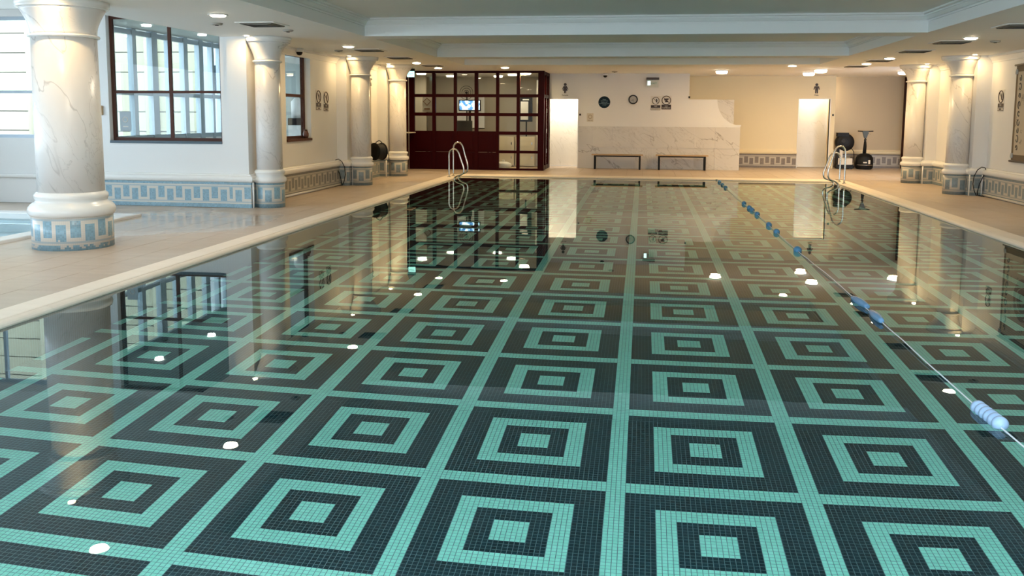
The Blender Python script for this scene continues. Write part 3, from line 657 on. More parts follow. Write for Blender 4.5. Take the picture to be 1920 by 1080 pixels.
person_icon(-2.405, PB-.002, 2.47, 'woman pictogram on the wall above the opening beside the red screen', True)
person_icon(5.41, 29.598, 2.53, 'man pictogram on the cream wall above the other opening', False)
t = thing('round_sign', 'round dark blue sign with white lines of writing, left of the wall clock', 'sign', (-1.19, PB-.01, 2.04))
MB().prism([(.21*cos(a*pi/24), .21*sin(a*pi/24)) for a in range(48)], 'Y', -.004, .01).build('border', WHITEP, t)
MB().prism([(.182*cos(a*pi/24), .182*sin(a*pi/24)) for a in range(48)], 'Y', -.008, -.003).build('plate', DBLUE, t)
text('lettering', 'Please\nshower here\nbefore use\nof swimming pool\nor spa', .043, plain('pale_blue_print', (.28, .42, .5), .5), t, (0, -.009, .0), (pi/2, 0, 0))
t = thing('wall_clock', 'round grey-rimmed clock on the end wall between the blue sign and the prohibition signs', 'clock', (-.31, PB, 2.125))
MB().tube([(.125*cos(a*pi/20), -.02, .125*sin(a*pi/20)) for a in range(40)], .018, 8, closed=True).build('rim', DGREY, t)
MB().prism([(.12*cos(a*pi/20), .12*sin(a*pi/20)) for a in range(40)], 'Y', -.015, 0).build('face', plain('grey_clock_face', (.45, .43, .40), .4), t)
MB().prism([(-.006, 0), (.006, 0), (-.05, -.05), (-.058, -.045)], 'Y', -.022, -.018).build('hour_hand', BLACK, t); MB().prism([(-.004, .0), (.005, .0), (.004, -.095), (-.002, -.095)], 'Y', -.024, -.020).build('minute_hand', BLACK, t)
def prohib(parent, cx, cz, R, kind):
    MB().tube([(cx+R*cos(a*pi/18), -.004, cz+R*sin(a*pi/18)) for a in range(36)], R*.085, 6, closed=True).build('prohibition_ring', SIGNB, parent)
    d = R*.70; MB().prism([(cx-d-.008, cz+d), (cx-d+.008, cz+d), (cx+d+.008, cz-d), (cx+d-.008, cz-d)], 'Y', -.006, -.001).build('slash', SIGNB, parent)
    if kind == 'figure': pts = [(.10, .55), (.32, .55), (.5, .1), (.42, -.3), (.2, -.55), (.05, -.25), (.15, .1), (0, .2)]
    else: pts = [(-.5, .40), (.5, .45), (.55, .2), (.2, .05), (.55, -.40), (-.35, -.45), (-.2, -.05), (-.5, .0)]
    MB().prism([(cx+a*R, cz+b_*R) for a, b_ in pts], 'Y', -.005, -.001).build('pictogram', SIGNB, parent)
def pool_sign(x, y, z, rz, label, kind, w1_, w2_, R, grp=None, dark=True):
    t = thing('prohibition_sign', label, 'sign', (x, y, z), rz, grp)
    MB().box(-.155, .155, -.001, .003, -.24, .19).build('plate', plain('sign_backing', (.74, .71, .66), .5), t)
    prohib(t, 0, .05, R, kind); MB().box(-.145, .145, -.004, -.001, -.225 if dark else -.160, -.085).build('text_panel', SIGNB, t)
    if dark: text('lettering', w1_+'\n'+w2_, .055, SIGNW, t, (0, -.006, -.155), (pi/2, 0, 0))
    else:
        MB().box(-.145, .145, -.004, -.001, -.235, -.165).build('text_frame', SIGNB, t); MB().box(-.132, .132, -.006, -.004, -.223, -.177).build('text_field', SIGNW, t)
        text('lettering', w1_, .06, SIGNW, t, (0, -.006, -.122), (pi/2, 0, 0)); text('lettering', w2_, .042, SIGNB, t, (0, -.008, -.20), (pi/2, 0, 0))
    return t
pool_sign(.375, PB-.004, 2.04, 0, 'prohibition sign reading NO RUNNING right of the wall clock', 'figure', 'NO', 'RUNNING', .105, dark=False)
pool_sign(.695, PB-.004, 2.055, 0, 'prohibition sign reading NO CAMERAS, farther of two from the wall clock', 'camera', 'NO', 'CAMERAS', .13)
pool_sign(-6.895, 18.52, 1.94, pi/2, 'prohibition sign on the gallery wall, nearer the narrow window', 'figure', 'NO', 'DIVING', .125, dark=False)
pool_sign(-6.895, 18.98, 1.92, pi/2, 'prohibition sign on the gallery wall, nearer the far pier', 'figure', 'NO', 'PUSHING', .13, dark=False)
pool_sign(7.145, 19.42, 2.0, -pi/2, 'prohibition sign on the right wall between column and hanging cloth', 'figure', 'NO', 'DIVING', .12, dark=False)
t = thing('wall_notice', 'small white notice with a faint emblem just right of the bright left opening', 'notice', (-1.62, PB, 1.57))
MB().box(-.1, .1, -.004, 0, -.13, .13).build('card', plain('pale_notice', (.66, .60, .50), .5), t); MB().tube([(.055*cos(a*pi/10), -.006, .055*sin(a*pi/10)+.02) for a in range(20)], .008, 6, closed=True).build('emblem', plain('faded_brown_print', (.35, .27, .17), .5), t)
text('lettering', 'Thank you', .035, SIGNB, t, (0, -.005, -.09), (pi/2, 0, 0))
for x, y, z, lab in ((-1.93, PB-.004, 1.655, 'small dark push button beside the left opening'), (5.94, 29.59, 1.69, 'small dark push button beside the right opening'), (1.38, PB-.01, 2.2, 'small dark bracket at the wall step above the benches')):
    t = thing('push_button', lab, 'button', (x, y, z)); MB().box(-.025, .025, -.012, 0, -.03, .03).build('plate', DGREY, t); MB().lathe([(.012, 0), (.010, .008)], (0, 0), 10).build('button', BLACK, t, (0, -.012, 0), (pi/2, 0, 0))

# ceiling-hung exit signs, cameras and detectors
t = thing('exit_sign', 'lit pale green exit sign hanging beside the column at the red screen', 'sign', (-6.53, 24.9, 2.80))
MB().box(-.10, .10, -.02, .02, -.12, .04).build('panel', plain('lit_green_exit_panel', (.3, .8, .7), .4, emit=(.45, .95, .85), estr=1.6), t); MB().box(-.11, .11, -.03, .03, .04, .115).build('housing', BLACK, t)
text('lettering', 'EXIT', .07, plain('green_print', (.01, .25, .15), .4), t, (0, -.022, -.04), (pi/2, 0, 0))
t = thing('exit_sign', 'clear hanging exit sign with dark housing high on the end wall', 'sign', (.27, PB-.08, 2.62))
MB().box(-.19, .19, -.03, .03, .10, .17).build('housing', SIGNB, t); MB().box(-.17, .17, -.006, .006, -.13, .10).build('panel', plain('pale_exit_panel', (.60, .62, .55), .3), t)
MB().box(-.15, -.07, -.012, -.006, -.06, .06).build('lit_figure', plain('lit_green_figure', (.4, .8, .7), .4, emit=(.6, 1, .9), estr=2.5), t); text('lettering', 'EXIT', .08, plain('green_print', (.01, .25, .15), .4), t, (.04, -.008, -.01), (pi/2, 0, 0))
def cctv(x, y, z, lab, mount='ceiling'):
    t = thing('security_camera', lab, 'camera', (x, y, z)); MB().lathe([(.075, -.06), (.085, -.05), (.085, -.01), (.07, 0)], (0, 0), 20).build('housing', WHITEP, t)
    MB().lathe([(.01, -.125), (.04, -.115), (.058, -.09), (.062, -.06)], (0, 0), 20).build('dome', BLACK, t); return t
t = cctv(-6.78, 17.2, 2.90, 'white dome camera above the narrow gallery window'); MB().box(-.12, .06, -.08, .08, -.0, .015).build('bracket', WHITEP, t)
cctv(-1.17, PB-.15, 2.91, 'dome camera at the ceiling above the round blue sign')
cctv(.95, PB-.5, 2.915, 'dome camera on the ceiling near the exit sign') if False else None
discs = [(-6.14, 12.42, 'round ceiling detector nearest the large column'), (-5.50, 13.5, 'round ceiling detector before the pier beside the large window'), (-6.18, 17.8, 'round ceiling detector beside the camera over the narrow window'),
         (5.86, 16.34, 'round ceiling detector beside the nearest right-hand downlight'), (-.85, 26.6, 'round ceiling detector near the end wall, left of the exit sign')]
t0 = None
for x, y, lab in discs:
    if t0 is None:
        t0 = thing('ceiling_detector', lab, 'detector', (x, y, H), 0, 'round ceiling detectors'); MB().lathe([(.06, -.028), (.08, -.018), (.085, 0)], (0, 0), 24).build('body', plain('grey_detector', (.42, .40, .36), .5), t0); MB().lathe([(.025, -.036), (.03, -.028)], (0, 0), 14).build('sensor', DGREY, t0)
    else: dup(t0, (x, y, H), lab)

# vents: square louvred diffusers
def vent_proto(x, y, lab):
    t = thing('ceiling_vent', lab, 'vent', (x, y, H), 0, 'square ceiling vents'); s = .29
    for k in range(4):
        a = s-.065*k; z = -.004-.0*k; wd = .03
        if k == 0: wd = .045
        MB().sweep([(-a, -a), (-a, a), (a, a), (a, -a)], [(-wd, -.001+z*0), (-wd*.2, -.028), (0, -.028), (-wd*.7, -.001)] if k else [(-.004, -.001), (-.004, -.012), (wd, -.012), (wd, -.001)], closed=True).build('frame' if k == 0 else 'louvre', CEIL if k == 0 else VENT, t)
    MB().box(-s+.01, s-.01, -s+.01, s-.01, -.003, 0).build('duct_shadow', plain('duct_shade_black', (.01, .009, .008), .8), t); return t  # flat black sheet stands in for the shade inside the vent
vl = [(-5.50, 12.55, 'square ceiling vent nearest the large column'), (-5.50, 17.7, 'square ceiling vent behind the second left downlight'), (-5.52, 20.1, 'square ceiling vent before the slim column with the hose reel'), (-5.5, 23.2, 'square ceiling vent before the red screen'),
      (5.22, 13.65, 'square ceiling vent over the right walkway, nearest of its row'), (5.2, 16.45, 'square ceiling vent between the nearest right downlight and detector'), (5.22, 18.62, 'square ceiling vent just before the first right column'), (5.3, 21.6, 'square ceiling vent between the two right columns'), (5.3, 23.9, 'square ceiling vent farthest along the right walkway')]
v0 = vent_proto(*vl[0])
for x, y, lab in vl[1:]: dup(v0, (x, y, H), lab)

# light fittings
dl_lab = ['recessed downlight nearest the large column', 'recessed downlight above the left walkway beside the second vent', 'recessed downlight before the last left column', 'recessed downlight nearest the green exit sign', 'recessed downlight over the pool end before the red screen',
          'recessed downlight nearest the hanging cloth on the right', 'recessed downlight nearest the first right-hand column', 'recessed downlight nearest the second right-hand column', 'recessed downlight over the far right corner of the pool',
          'recessed downlight mirrored in the water at the lower left', 'recessed downlight above the near left deck', 'recessed downlight above the near right deck', 'recessed downlight above the right deck beside the viewer']
d0 = None
for (x, y, k), lab in zip(DOWN, dl_lab):
    if d0 is None:
        d0 = thing('downlight', lab, 'downlight', (x, y, H), 0, 'recessed ceiling downlights')
        MB().lathe([(.100, -.002), (.128, -.002), (.132, -.010), (.118, -.016), (.102, -.014)], (0, 0), 28).build('trim_ring', WHITEP, d0); MB().lathe([(.05, -.034), (.085, -.030), (.099, -.020), (.100, -.001)], (0, 0), 28).build('lens', LENS, d0)
    else: dup(d0, (x, y, H), lab)
dm_lab = ['drum ceiling light in front of the red screen', 'drum ceiling light above the two benches', 'drum ceiling light nearest the man pictogram, nearer of the pair', 'drum ceiling light nearest the man pictogram, farther of the pair', 'drum ceiling light beside the second right-hand column']
m0 = None
for (x, y, k), lab in zip(DOMES, dm_lab):
    if m0 is None:
        m0 = thing('drum_light', lab, 'ceiling light', (x, y, H), 0, 'drum ceiling lights')
        MB().lathe([(.17, -.03), (.175, 0)], (0, 0), 28).build('base_ring', WHITEP, m0); MB().lathe([(.06, -.112), (.13, -.105), (.16, -.08), (.165, -.03)], (0, 0), 28).build('diffuser', DOMEM, m0)
    else: dup(m0, (x, y, H), lab)
sp_lab = ['small spotlight over the thickest column', 'small spotlight over the column beside the large timber window', 'small spotlight over the column before the hose reel', 'small spotlight over the column nearest the red screen', 'small spotlight over the column by the black cable loop', 'small spotlight over the column next to the machine recess']
s0 = None
for (x, y), lab in zip(SPOTS, sp_lab):
    if s0 is None:
        s0 = thing('spotlight', lab, 'spotlight', (x, y, H), 0, 'column spotlights')
        MB().lathe([(.045, -.002), (.062, -.002), (.064, -.010), (.048, -.012)], (0, 0), 20).build('trim_ring', WHITEP, s0); MB().lathe([(.044, -.012), (.046, -.001)], (0, 0), 20).build('lens', LENS, s0)
    else: dup(s0, (x, y, H), lab)

# ------------------------------------------------------------------ red glazed screen and office behind
RY = 26.2
rs = thing('red_screen', 'dark red timber screen of square glass panes closing off the office', 'screen', (-5.0, RY, 0))
px = [(-6.92, -6.77, 0)]
cols = [(-6.768, -6.221), (-6.12, -5.569), (-5.479, -4.94), (-4.833, -4.297), (-4.208, -3.683), (-3.588, -3.049)]
rows = [(2.237, 2.85), (1.687, 2.145), (1.144, 1.591), (.585, 1.047), (.058, .505)]
T0, T1 = RY, RY+.09
edges = [-6.93]+[v for c in cols for v in c]+[-2.87]
for i in range(0, len(edges), 2):
    lp(MB().box(edges[i], edges[i+1], T0-.01, T1, 0, 2.915), 'post', REDW, rs)
for k, (a, c) in enumerate(cols):
    rr = rows if k >= 4 else rows[:3]
    zz = sorted([v for r in rr for v in r]); zz = ([0] + zz + [2.915])
    for q in range(0, len(zz), 2):
        if k < 4 and q == 0: continue
        lp(MB().box(a, c, T0, T1-.01, zz[q], zz[q+1]), 'rail', REDW, rs)
    for r in rr: lp(MB().box(a, c, T0+.04, T0+.05, r[0], r[1]), 'pane', GLASS, rs)
    if k < 4:
        for z0, z1 in ((0.0, .52), (.53, 1.144)):
            lp(MB().box(a, c, T0+.012, T1-.02, z0, z1), 'panel', REDW, rs); lp(MB().bev(a+.05, c-.05, T0-.0, T0+.012, z0+.05, z1-.05, 0), 'raised_field', REDW, rs)
# return side of the screen towards the end wall, and along the gallery side
rt = thing('red_screen', 'narrow dark red glazed return between the screen and the bright opening', 'screen', (-2.95, 27.0, 0))
for ya, yb in ((26.29, 26.36), (26.98, 27.05), (27.75, 27.9)): lp(MB().box(-2.97, -2.89, ya, yb, 0, 2.915), 'post', REDW, rt)
for z0, z1 in ((0, .12), (2.15, 2.24), (2.82, 2.915)): lp(MB().box(-2.965, -2.895, 26.36, 27.75, z0, z1), 'rail', REDW, rt)
lp(MB().box(-2.935, -2.925, 26.36, 27.75, .12, 2.82), 'pane', GLASS, rt)
for z in (.5, 1.1, 1.7): lp(MB().box(-2.88, -2.87, 27.0, 27.04, z, z+.12), 'hinge', STEEL, rt)
rt = thing('red_screen', 'dark red glazed side screen half hidden by the last left column', 'screen', (-6.98, 24.8, 0))
for ya, yb in ((23.45, 23.55), (24.8, 24.9), (26.1, 26.2)): lp(MB().box(-7.05, -6.95, ya, yb, 0, 2.915), 'post', REDW, rt)
for z0, z1 in ((0, 1.1), (1.6, 1.69), (2.15, 2.24), (2.85, 2.915)):
    for ya, yb in ((23.55, 24.8), (24.9, 26.1)): lp(MB().box(-7.04, -6.96, ya, yb, z0, z1), 'rail', REDW, rt)
lp(MB().box(-7.005, -6.995, 23.55, 26.1, 1.1, 2.85), 'pane', GLASS, rt)
lp(MB().box(-7.1, -6.72, 25.6, 26.15, 1.08, 1.11), 'shelf', CREAMP, rt)
# office
OFFW = plain('office_wall_paint', (.50, .44, .34), .6)
struct('wall_office', MB().box(-9.0, -3.1, 30.2, 30.3, 0, H).box(-9.1, -9.0, 23.35, 30.3, 0, H).box(-9.0, -7.1, 23.3, 23.4, 0, H).box(-3.1, -3.0, 28.0, 30.3, 0, H).box(-8.2, -7.0, 28.6, 28.7, 0, H), OFFW)
area('office_lamp', (-4.1, 28.2, H-.06), (0, 0, 0), .26, 12, (1, .84, .62), disk=True); area('office_lamp', (-6.9, 27.6, H-.06), (0, 0, 0), .26, 14, (1, .84, .62), disk=True)
t = thing('office_light', 'round light on the office ceiling, leftmost seen through the red screen', 'ceiling light', (-6.9, 27.6, H), 0, 'office ceiling lights'); MB().lathe([(.14, -.05), (.15, 0)], (0, 0), 20).build('diffuser', DOMEM, t)
dup(t, (-6.3, 29.2, H), 'round light on the office ceiling behind the second column of panes'); dup(t, (-4.1, 28.2, H), 'round light on the office ceiling behind the fifth column of panes'); dup(t, (-4.75, 29.4, H), 'round light on the office ceiling behind the fourth column of panes')
t = thing('monitor', 'lit flat monitor glowing behind the red screen', 'monitor', (-5.55, 28.6, 1.75))
MB().box(-.36, .36, -.02, .03, 0, .36).build('casing', BLACK, t); MB().box(-.33, .33, -.026, -.02, .04, .33).build('screen', SCREEN, t); MB().box(-.04, .04, 0, .04, -.95, 0).build('stand', BLACK, t)
t = thing('whiteboard', 'pale board on the office wall behind the monitor', 'board', (-5.75, 29.6, 1.2)); MB().box(-.5, .5, 0, .03, 0, 1.05).build('board', WHITEP, t); MB().box(-.52, .52, -.02, 0, -.03, 0).build('ledge', STEEL, t); MB().box(-.3, -.26, .03, .3, -1.2, .2).build('support', STEEL, t)
t = thing('desk', 'cream topped office desk behind the red screen', 'desk', (-5.7, 28.4, 0)); MB().box(-1.2, .9, -.35, .35, .75, .79).build('top', CREAMP, t)
for a, b_ in ((-1.15, -.3), (.85, -.3), (-1.15, .3), (.85, .3)): MB().box(a-.03, a+.03, b_-.03, b_+.03, 0, .75).build('leg', DGREY, t)
t = thing('office_chair', 'dark office chair in front of the monitor', 'chair', (-5.45, 27.5, 0))
MB().bev(-.25, .25, -.25, .25, .45, .54, .03).build('seat', BLACK, t); MB().box(-.24, .24, -.28, -.22, .62, 1.45).build('backrest', DGREY, t); MB().tube([(0, 0, .1), (0, 0, .45)], .03, 8).build('stem', BLACK, t); MB().box(-.03, .03, -.27, -.2, .5, .7).build('back_bracket', BLACK, t)
for a in range(5): MB().tube([(0, 0, .1), (.28*cos(a*1.257), .28*sin(a*1.257), .05)], .018, 6).build('leg', BLACK, t)
t = thing('desk_fan', 'round dark fan near the office ceiling above the monitor', 'fan', (-5.75, 29.1, 2.15))
for r_ in (.08, .15, .22): MB().tube([(r_*cos(a*pi/12), -.05, r_*sin(a*pi/12)+.2) for a in range(24)], .008, 6, closed=True).build('guard', BLACK, t)
MB().lathe([(.04, 0), (.04, .1)], (0, 0), 12).build('hub', BLACK, t, (0, .03, .2), (pi/2, 0, 0)); MB().box(-.02, .02, .03, .06, -.9, .2).build('stand', BLACK, t)
t = thing('poster', 'paper poster with a brown diamond emblem behind the leftmost panes', 'poster', (-6.72, 27.6, 1.95)); MB().box(-.15, .15, 0, .01, -.24, .22).build('sheet', SIGNW, t)
MB().sweep([(-.10, 0), (0, .10), (.10, 0), (0, -.10)], [(-.02, 0), (0, 0), (0, .006), (-.02, .006)], closed=True).build('diamond', plain('brown_print', (.25, .12, .05), .5), t, (0, 0, .08), (pi/2, 0, 0)); MB().box(-.09, .09, -.004, 0, -.17, -.12).build('caption', plain('brown_print', (.25, .12, .05), .5), t); MB().box(-.01, .01, .01, .03, -1.2, -.2).build('stand', STEEL, t); MB().lathe([(.16, -1.95), (.16, -1.93)], (0, .02), 16).build('stand_base', STEEL, t); MB().box(-.01, .01, .01, .03, -1.93, -1.2).build('stand', STEEL, t)
for i, (x, w_) in enumerate(((-4.30, .40), (-3.66, .42))):
    t = thing('office_cabinet', ['cream office cabinet behind the lower panes of the fifth column', 'cream office cabinet behind the lower panes of the sixth column'][i], 'cabinet', (x, 28.0, 0), 0, 'cream office cabinets')
    MB().box(-w_*.72, w_*.72, 0, .45, .04, .95).build('body', CREAMP, t)
    for k in range(2): dr = MB().box(-w_*.69, w_*.69, -.015, 0, .07+.44*k, .49+.44*k).build('door', CREAMP, t); MB().box(w_*.5, w_*.56, -.035, -.015, .26+.44*k, .34+.44*k).build('handle', STEEL, dr)
t = thing('wall_dispenser', 'dark framed white dispenser standing behind the last column of panes', 'dispenser', (-3.72, 28.6, 1.42)); MB().box(-.2, .2, .0, .14, 0, .78).build('backplate', BLACK, t); MB().box(-.16, .08, -.06, 0, .06, .64).build('case', WHITEP, t); MB().box(-.1, .1, -.05, 0, .68, .72).build('top_bar', WHITEP, t); MB().box(-.02, .02, .14, .18, -1.42, .6).build('post', BLACK, t)
t = thing('waste_bag', 'crumpled white bag on the office floor by the red screen', 'bag', (-4.15, 26.75, 0)); MB().ellipsoid((0, 0, .12), .26, .18, .12, 12, 6).build('body', WHITEP, t); MB().lathe([(.03, .22), (.05, .28)], (0, 0), 8).build('knot', WHITEP, t)

# ------------------------------------------------------------------ benches
def bench(x, y, L, lab):
    t = thing('bench', lab, 'bench', (x, y, 0), 0, 'poolside benches')
    for k in range(3): MB().bev(-L/2, L/2, -.17+.118*k, -.17+.108+.118*k, .425, .455, .004).build('slat', TIMB, t)
    for s_ in (-1, 1):
        a = s_*(L/2-.10)
        lg = MB().box(a-.028, a+.028, -.16, -.11, 0, .425).box(a-.028, a+.028, .11, .16, 0, .425).box(a-.028, a+.028, -.11, .11, .36, .425).box(a-.028, a+.028, -.11, .11, .02, .07); lg.build('leg_frame', BLACK, t)
    MB().box(-L/2+.13, L/2-.13, -.02, .02, .38, .42).build('stretcher', BLACK, t); return t
b0 = bench(-.75, 27.55, 1.56, 'timber-topped bench with black legs against marble, nearer the bright left opening')
dup(b0, (1.19, 27.6, 0), 'timber-topped bench with black legs against marble, below the curved wall end')

# ------------------------------------------------------------------ pool ladders
def ladder(side, specs, lab):
    xa = side*(4.96 if side < 0 else 4.905)
    t = thing('pool_ladder', lab, 'ladder', (xa, specs[0][0], 0)); s = -side
    for y, h_ in specs:
        raw = [(0, 0.0), (0, h_*.55), (.0, h_*.80), (.035, h_*.93), (.12, h_), (.22, h_*.985), (.30, h_*.88), (.36, h_*.68), (.44, h_*.42), (.465, h_*.30), (.45, h_*.17), (.37, h_*.10), (.27, h_*.07), (.19, .01), (.165, -.06), (.165, -.5), (.165, -1.1)]
        pts = []
        for i in range(len(raw)-1):
            p0, p1, p2, p3 = raw[max(i-1, 0)], raw[i], raw[i+1], raw[min(i+2, len(raw)-1)]
            for q in range(4):
                u = q/4; f_ = lambda a, b_, c, d: .5*((2*b_)+(-a+c)*u+(2*a-5*b_+4*c-d)*u*u+(-a+3*b_-3*c+d)*u**3)
                pts.append((s*.84*f_(p0[0], p1[0], p2[0], p3[0]), y-specs[0][0], f_(p0[1], p1[1], p2[1], p3[1])))
        pts.append((s*.84*raw[-1][0], y-specs[0][0], raw[-1][1]))
        MB().tube(pts, .021, 10).build('handrail', STEEL, t)
        MB().lathe([(.045, .010), (.045, .02), (.024, .03)], (0, y-specs[0][0]), 16).build('anchor_flange', STEEL, t)
    dy = specs[1][0]-specs[0][0]
    for z in (-.3, -.58, -.86): MB().box(s*.10, s*.18, min(0, dy), max(0, dy), z-.012, z+.012).build('tread', STEEL, t)
    return t
ladder(-1, [(22.75, .74), (23.28, .90)], 'stainless pool ladder at the far left corner of the pool')
ladder(1, [(22.75, .92), (23.3, .74)], 'stainless pool ladder at the far right corner of the pool')

# ------------------------------------------------------------------ lane rope and floats
LX = 1.94
rp = thing('lane_rope', 'thin white lane rope stretched down the right side of the pool', 'rope', (LX, 12, -.028))
pts = [(random.uniform(-.004, .004)+.012*sin(y*.9), y-12, .004*sin(y*2.1)) for y in [1.25+i*.35 for i in range(65)] if y < 23.86]; MB().tube(pts, .0045, 6).build('cord', plain('white_rope', (.75, .78, .80), .5), rp)
MB().lathe([(.02, -.02), (.03, 0), (.02, .02)], (0, 11.86), 10).build('end_ring', STEEL, rp)
def float_mesh(R, L, mat, nf=3):
    n = 10; prof = [(.008, -L/2)]
    for i in range(n+1):
        u = i/n; prof.append((R*(.55+.45*sin(pi*u))*(1-.08*(i % 2)), -L/2+L*u))
    prof.append((.008, L/2)); return MB().lathe(prof, (0, 0), 18).mesh('float', mat)
fb = float_mesh(.045, .10, BLUEF); fbig = float_mesh(.050, .12, BLUEF)
def disc_float(R, mat):   # ribbed sausage made of discs
    prof = [(.008, -.16)]
    for i in range(6):
        z = -.15+.055*i; prof += [(R*.72, z), (R, z+.012), (R, z+.036), (R*.72, z+.048)]
    prof.append((.008, .185)); return MB().lathe(prof, (0, 0), 20).mesh('float', mat)
fr_ = disc_float(.042, PALEF)
FLO = [(23.1, fb), (22.2, fb), (21.3, fb), (17.4, fb), (16.6, fb), (16.2, fb), (15.5, fb), (13.97, fb), (13.13, fb), (11.35, fbig), (8.2, float_mesh(.036, .42, PALEF2)), (7.62, float_mesh(.036, .40, PALEF2)), (5.13, fr_)]
flab = ['blue rope float nearest the far pool edge', 'second blue rope float from the far pool edge', 'third blue rope float from the far pool edge', 'blue float heading the cluster of four on the rope', 'second float of the cluster of four on the rope', 'third float of the cluster of four on the rope', 'nearest float of the cluster of four on the rope',
        'blue rope float just nearer than the cluster of four', 'lone blue rope float after the cluster, before the big one', 'single larger blue float at the bend of reflections', 'long blue float, farther of the middle pair', 'long blue float, nearer of the middle pair', 'long ribbed pale blue float nearest the viewer']
for (y, me), lab in zip(FLO, flab):
    o = bpy.data.objects.new('rope_float', me); COL.objects.link(o); o.location = (LX+.012*sin(y*.9), y, -.022); o.rotation_euler = (pi/2+random.uniform(-.05, .05), 0, random.uniform(-.08, .08))
    tag(o, lab, 'float', 'lane rope floats')

# ------------------------------------------------------------------ wall hangings
def tapestry(x, y0, y1, z0, z1, side, lab):
    """side=+1: hangs on the right wall facing -x; -1: left wall facing +x"""
    t = thing('wall_hanging', lab, 'wall hanging', (x, (y0+y1)/2, z0)); s = -side; W = (y1-y0)/2; Hh = z1-z0
    MB().box(0, s*.012, -W, W, 0, Hh).build('border', CLOTHD, t)
    MB().box(s*.012, s*.016, -W+.10, W-.10, .12, Hh-.12).build('field', CLOTH, t)
    MB().prism([(W*.42*cos(a*pi/18), Hh/2+.40*sin(a*pi/18)) for a in range(36)], 'X', s*.016, s*.020).build('medallion', CLOTHM, t)
    MB().tube([(s*.021, W*.27*cos(a*pi/18), Hh/2+.24*sin(a*pi/18)) for a in range(36)], .012, 6, closed=True).build('medallion_ring', CLOTH, t); MB().tube([(s*.021, W*.12*cos(a*pi/18), Hh/2+.12*sin(a*pi/18)) for a in range(36)], .016, 6, closed=True).build('medallion_ring', CLOTHD, t)
    for e in (-1, 1):
        for k in range(9):
            zc = .25+k*(Hh-.5)/8; yc = e*(W-.24); r_ = .055 if k % 2 else .04
            MB().tube([(s*.019, yc+r_*(1-.03*a)*cos(a*.52+k), zc+r_*1.5*(1-.05*a)*sin(a*.52+k)) for a in range(11)], .009, 5).build('motif', CLOTHM2, t)
    for z in (-.01, Hh+.01): MB().tube([(s*.02, -W-.05, z), (s*.02, W+.05, z)], .020, 10).build('rod', RODM, t)
    for yy in (-W+.05, W-.05):
        for z in (.10, Hh-.12): MB().lathe([(.03, z-.045), (.034, z), (.022, z+.05)], (s*.02, yy), 10).build('tassel', plain('silver_grey_tassel', (.5, .49, .46), .5), t)
    return t
tapestry(7.148, 16.75, 18.72, .80, 2.63, 1, 'cream cloth hanging with brown border and oval medallion on the right wall')
tapestry(-6.898, 20.55, 22.25, .80, 2.5, -1, 'cream cloth hanging glimpsed between the third and last left columns')

# cables, hose reel
def cable_loop(x, y, side, lab):
    t = thing('cable_loop', lab, 'cable', (x, y, 0)); s = side
    MB().tube([(0, -.01, .0), (s*-.05, -.02, .10), (s*-.09, -.03, .25), (s*-.08, -.05, .42), (s*-.03, -.08, .55), (s*.05, -.075, .605), (s*.12, -.07, .59), (s*.14, -.06, .54), (s*.10, -.05, .42), (s*.04, -.03, .25), (s*.01, -.02, .08), (s*.02, -.01, .01)], .009, 7).build('cable', BLACK, t)
    MB().tube([(s*.02, -.01, .012), (s*.04, -.1, .012), (s*.05, -.3, .012)], .009, 6).build('cable_tail', BLACK, t); MB().box(s*.03, s*.06, -.085, .03, .583, .597).build('hook', STEEL, t); return t
cable_loop(-6.76, 19.585, -1, 'black cable looped over the moulding beside the third left column')
cable_loop(6.95, 19.885, 1, 'black cable looped over the moulding beside the first right-hand column')
t = thing('hose_reel', 'black hose reel hanging at the wall before the last left column', 'hose reel', (-6.60, 21.9, .55))
MB().lathe([(.05, -.13), (.22, -.13), (.22, -.11), (.13, -.10), (.13, .10), (.22, .11), (.22, .13), (.05, .13)], (0, 0), 24).build('drum', BLACK, t, (0, 0, .14), (0, pi/2, 1.0))
for k in range(6): MB().tube([(.18*cos(a*pi/10), .18*sin(a*pi/10), -.08+.032*k) for a in range(20)], .020, 6, closed=True).build('hose_coil', DGREY, t, (0, 0, .14), (0, pi/2, 1.0))
MB().tube([(-.05, -.12, .28), (-.02, -.1, .38), (.04, -.04, .42), (.08, .02, .38), (.1, .05, .28)], .012, 8).build('handle', DGREY, t); MB().tube([(.1, .1, .2), (.16, .24, .16), (.17, .36, .02), (.15, .42, -.15)], .010, 6).build('hose_tail', DGREY, t); MB().box(-.30, -.1, -.03, .03, .10, .14).build('wall_bracket', STEEL, t)

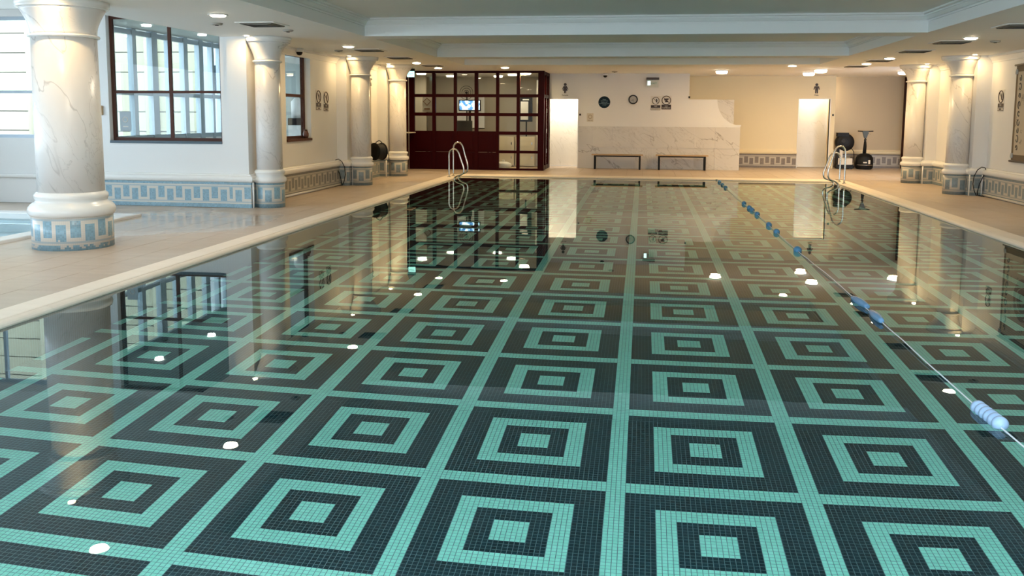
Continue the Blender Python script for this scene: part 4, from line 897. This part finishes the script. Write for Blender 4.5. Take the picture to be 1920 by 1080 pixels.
# ------------------------------------------------------------------ cleaning machines
t = thing('floor_scrubber', 'black floor polisher with upright pole and T handlebar standing in the recess', 'floor polisher', (6.93, 29.5, 0))
MB().lathe([(.24, .02), (.265, .06), (.27, .22), (.255, .36), (.20, .45), (.12, .49), (.06, .50)], (0, 0), 28).build('hood', BLACK, t); MB().lathe([(.22, 0), (.22, .03)], (0, 0), 24).build('brush', DGREY, t)
MB().tube([(0, .04, .48), (.01, .03, .72), (.0, .0, .88)], [.055, .05, .035], 10).build('motor_neck', BLACK, t); MB().tube([(-.015, 0, .84), (.02, 0, .93), (-.01, 0, 1.0)], .022, 8).build('pole', DGREY, t); MB().tube([(.03, 0, .80), (-.03, 0, .92), (.02, 0, 1.0)], .014, 8).build('cable_wrap', BLACK, t)
MB().prism([(-.035, .98), (.035, .98), (.095, 1.19), (-.095, 1.19)], 'Y', -.04, .04).build('control_head', plain('blue_grey_plastic', (.06, .08, .09), .5), t); MB().tube([(-.23, 0, 1.195), (0, -.01, 1.185), (.23, 0, 1.195)], .018, 10).build('handlebar', BLACK, t)
MB().tube([(.07, -.02, 1.12), (.14, -.03, 1.10)], .008, 6).build('lever', STEEL, t)
MB().box(-.09, .02, -.275, -.262, .20, .24).build('badge', SIGNW, t); MB().box(.06, .12, -.272, -.255, .18, .30).build('badge', CREAMP, t); MB().tube([(.275*cos(a), .275*sin(a), .14) for a in [pi*(1.12+.76*i/12) for i in range(13)]], .010, 6).build('bumper_trim', STEEL, t)
t = thing('cable_drum_machine', 'black drum-shaped cleaning machine on a low cart beside the wall end', 'cleaning machine', (6.32, 29.55, 0))
MB().lathe([(.05, -.12), (.24, -.13), (.28, -.09), (.28, .09), (.24, .13), (.05, .12)], (0, 0), 28).build('drum', BLACK, t, (0, 0, .84), (pi/2, 0, 0)); MB().box(-.24, .10, -.14, .14, 1.02, 1.14).build('top_cover', BLACK, t)
MB().lathe([(.07, -.03), (.06, .0)], (0, 0), 16).build('hub', DGREY, t, (-.06, -.14, .88), (pi/2, 0, 0)); MB().tube([(.13*cos(a*pi/12), -.135, .84+.13*sin(a*pi/12)) for a in range(24)], .010, 6, closed=True).build('rim_trim', DGREY, t)
MB().box(-.16, -.06, -.10, .10, .30, .64).build('frame_post', CREAMP, t); MB().box(-.24, -.16, -.12, .12, .12, .80).build('frame_post', BLACK, t); MB().box(-.20, .22, -.20, .20, .14, .34).build('tank', CREAMP, t); MB().box(-.24, .26, -.22, .22, .03, .14).build('cart', BLACK, t)
for a, b_ in ((-.18, -.2), (.2, -.2), (-.18, .2), (.2, .2)): MB().lathe([(.035, -.02), (.035, .02)], (0, 0), 12).build('wheel', DGREY, t, (a, b_, .035), (pi/2, 0, 0))
MB().tube([(.16, -.13, .70), (.26, -.14, .55), (.29, -.1, .35), (.33, -.05, .12), (.30, 0, .04)], .012, 8).build('cable', BLACK, t)
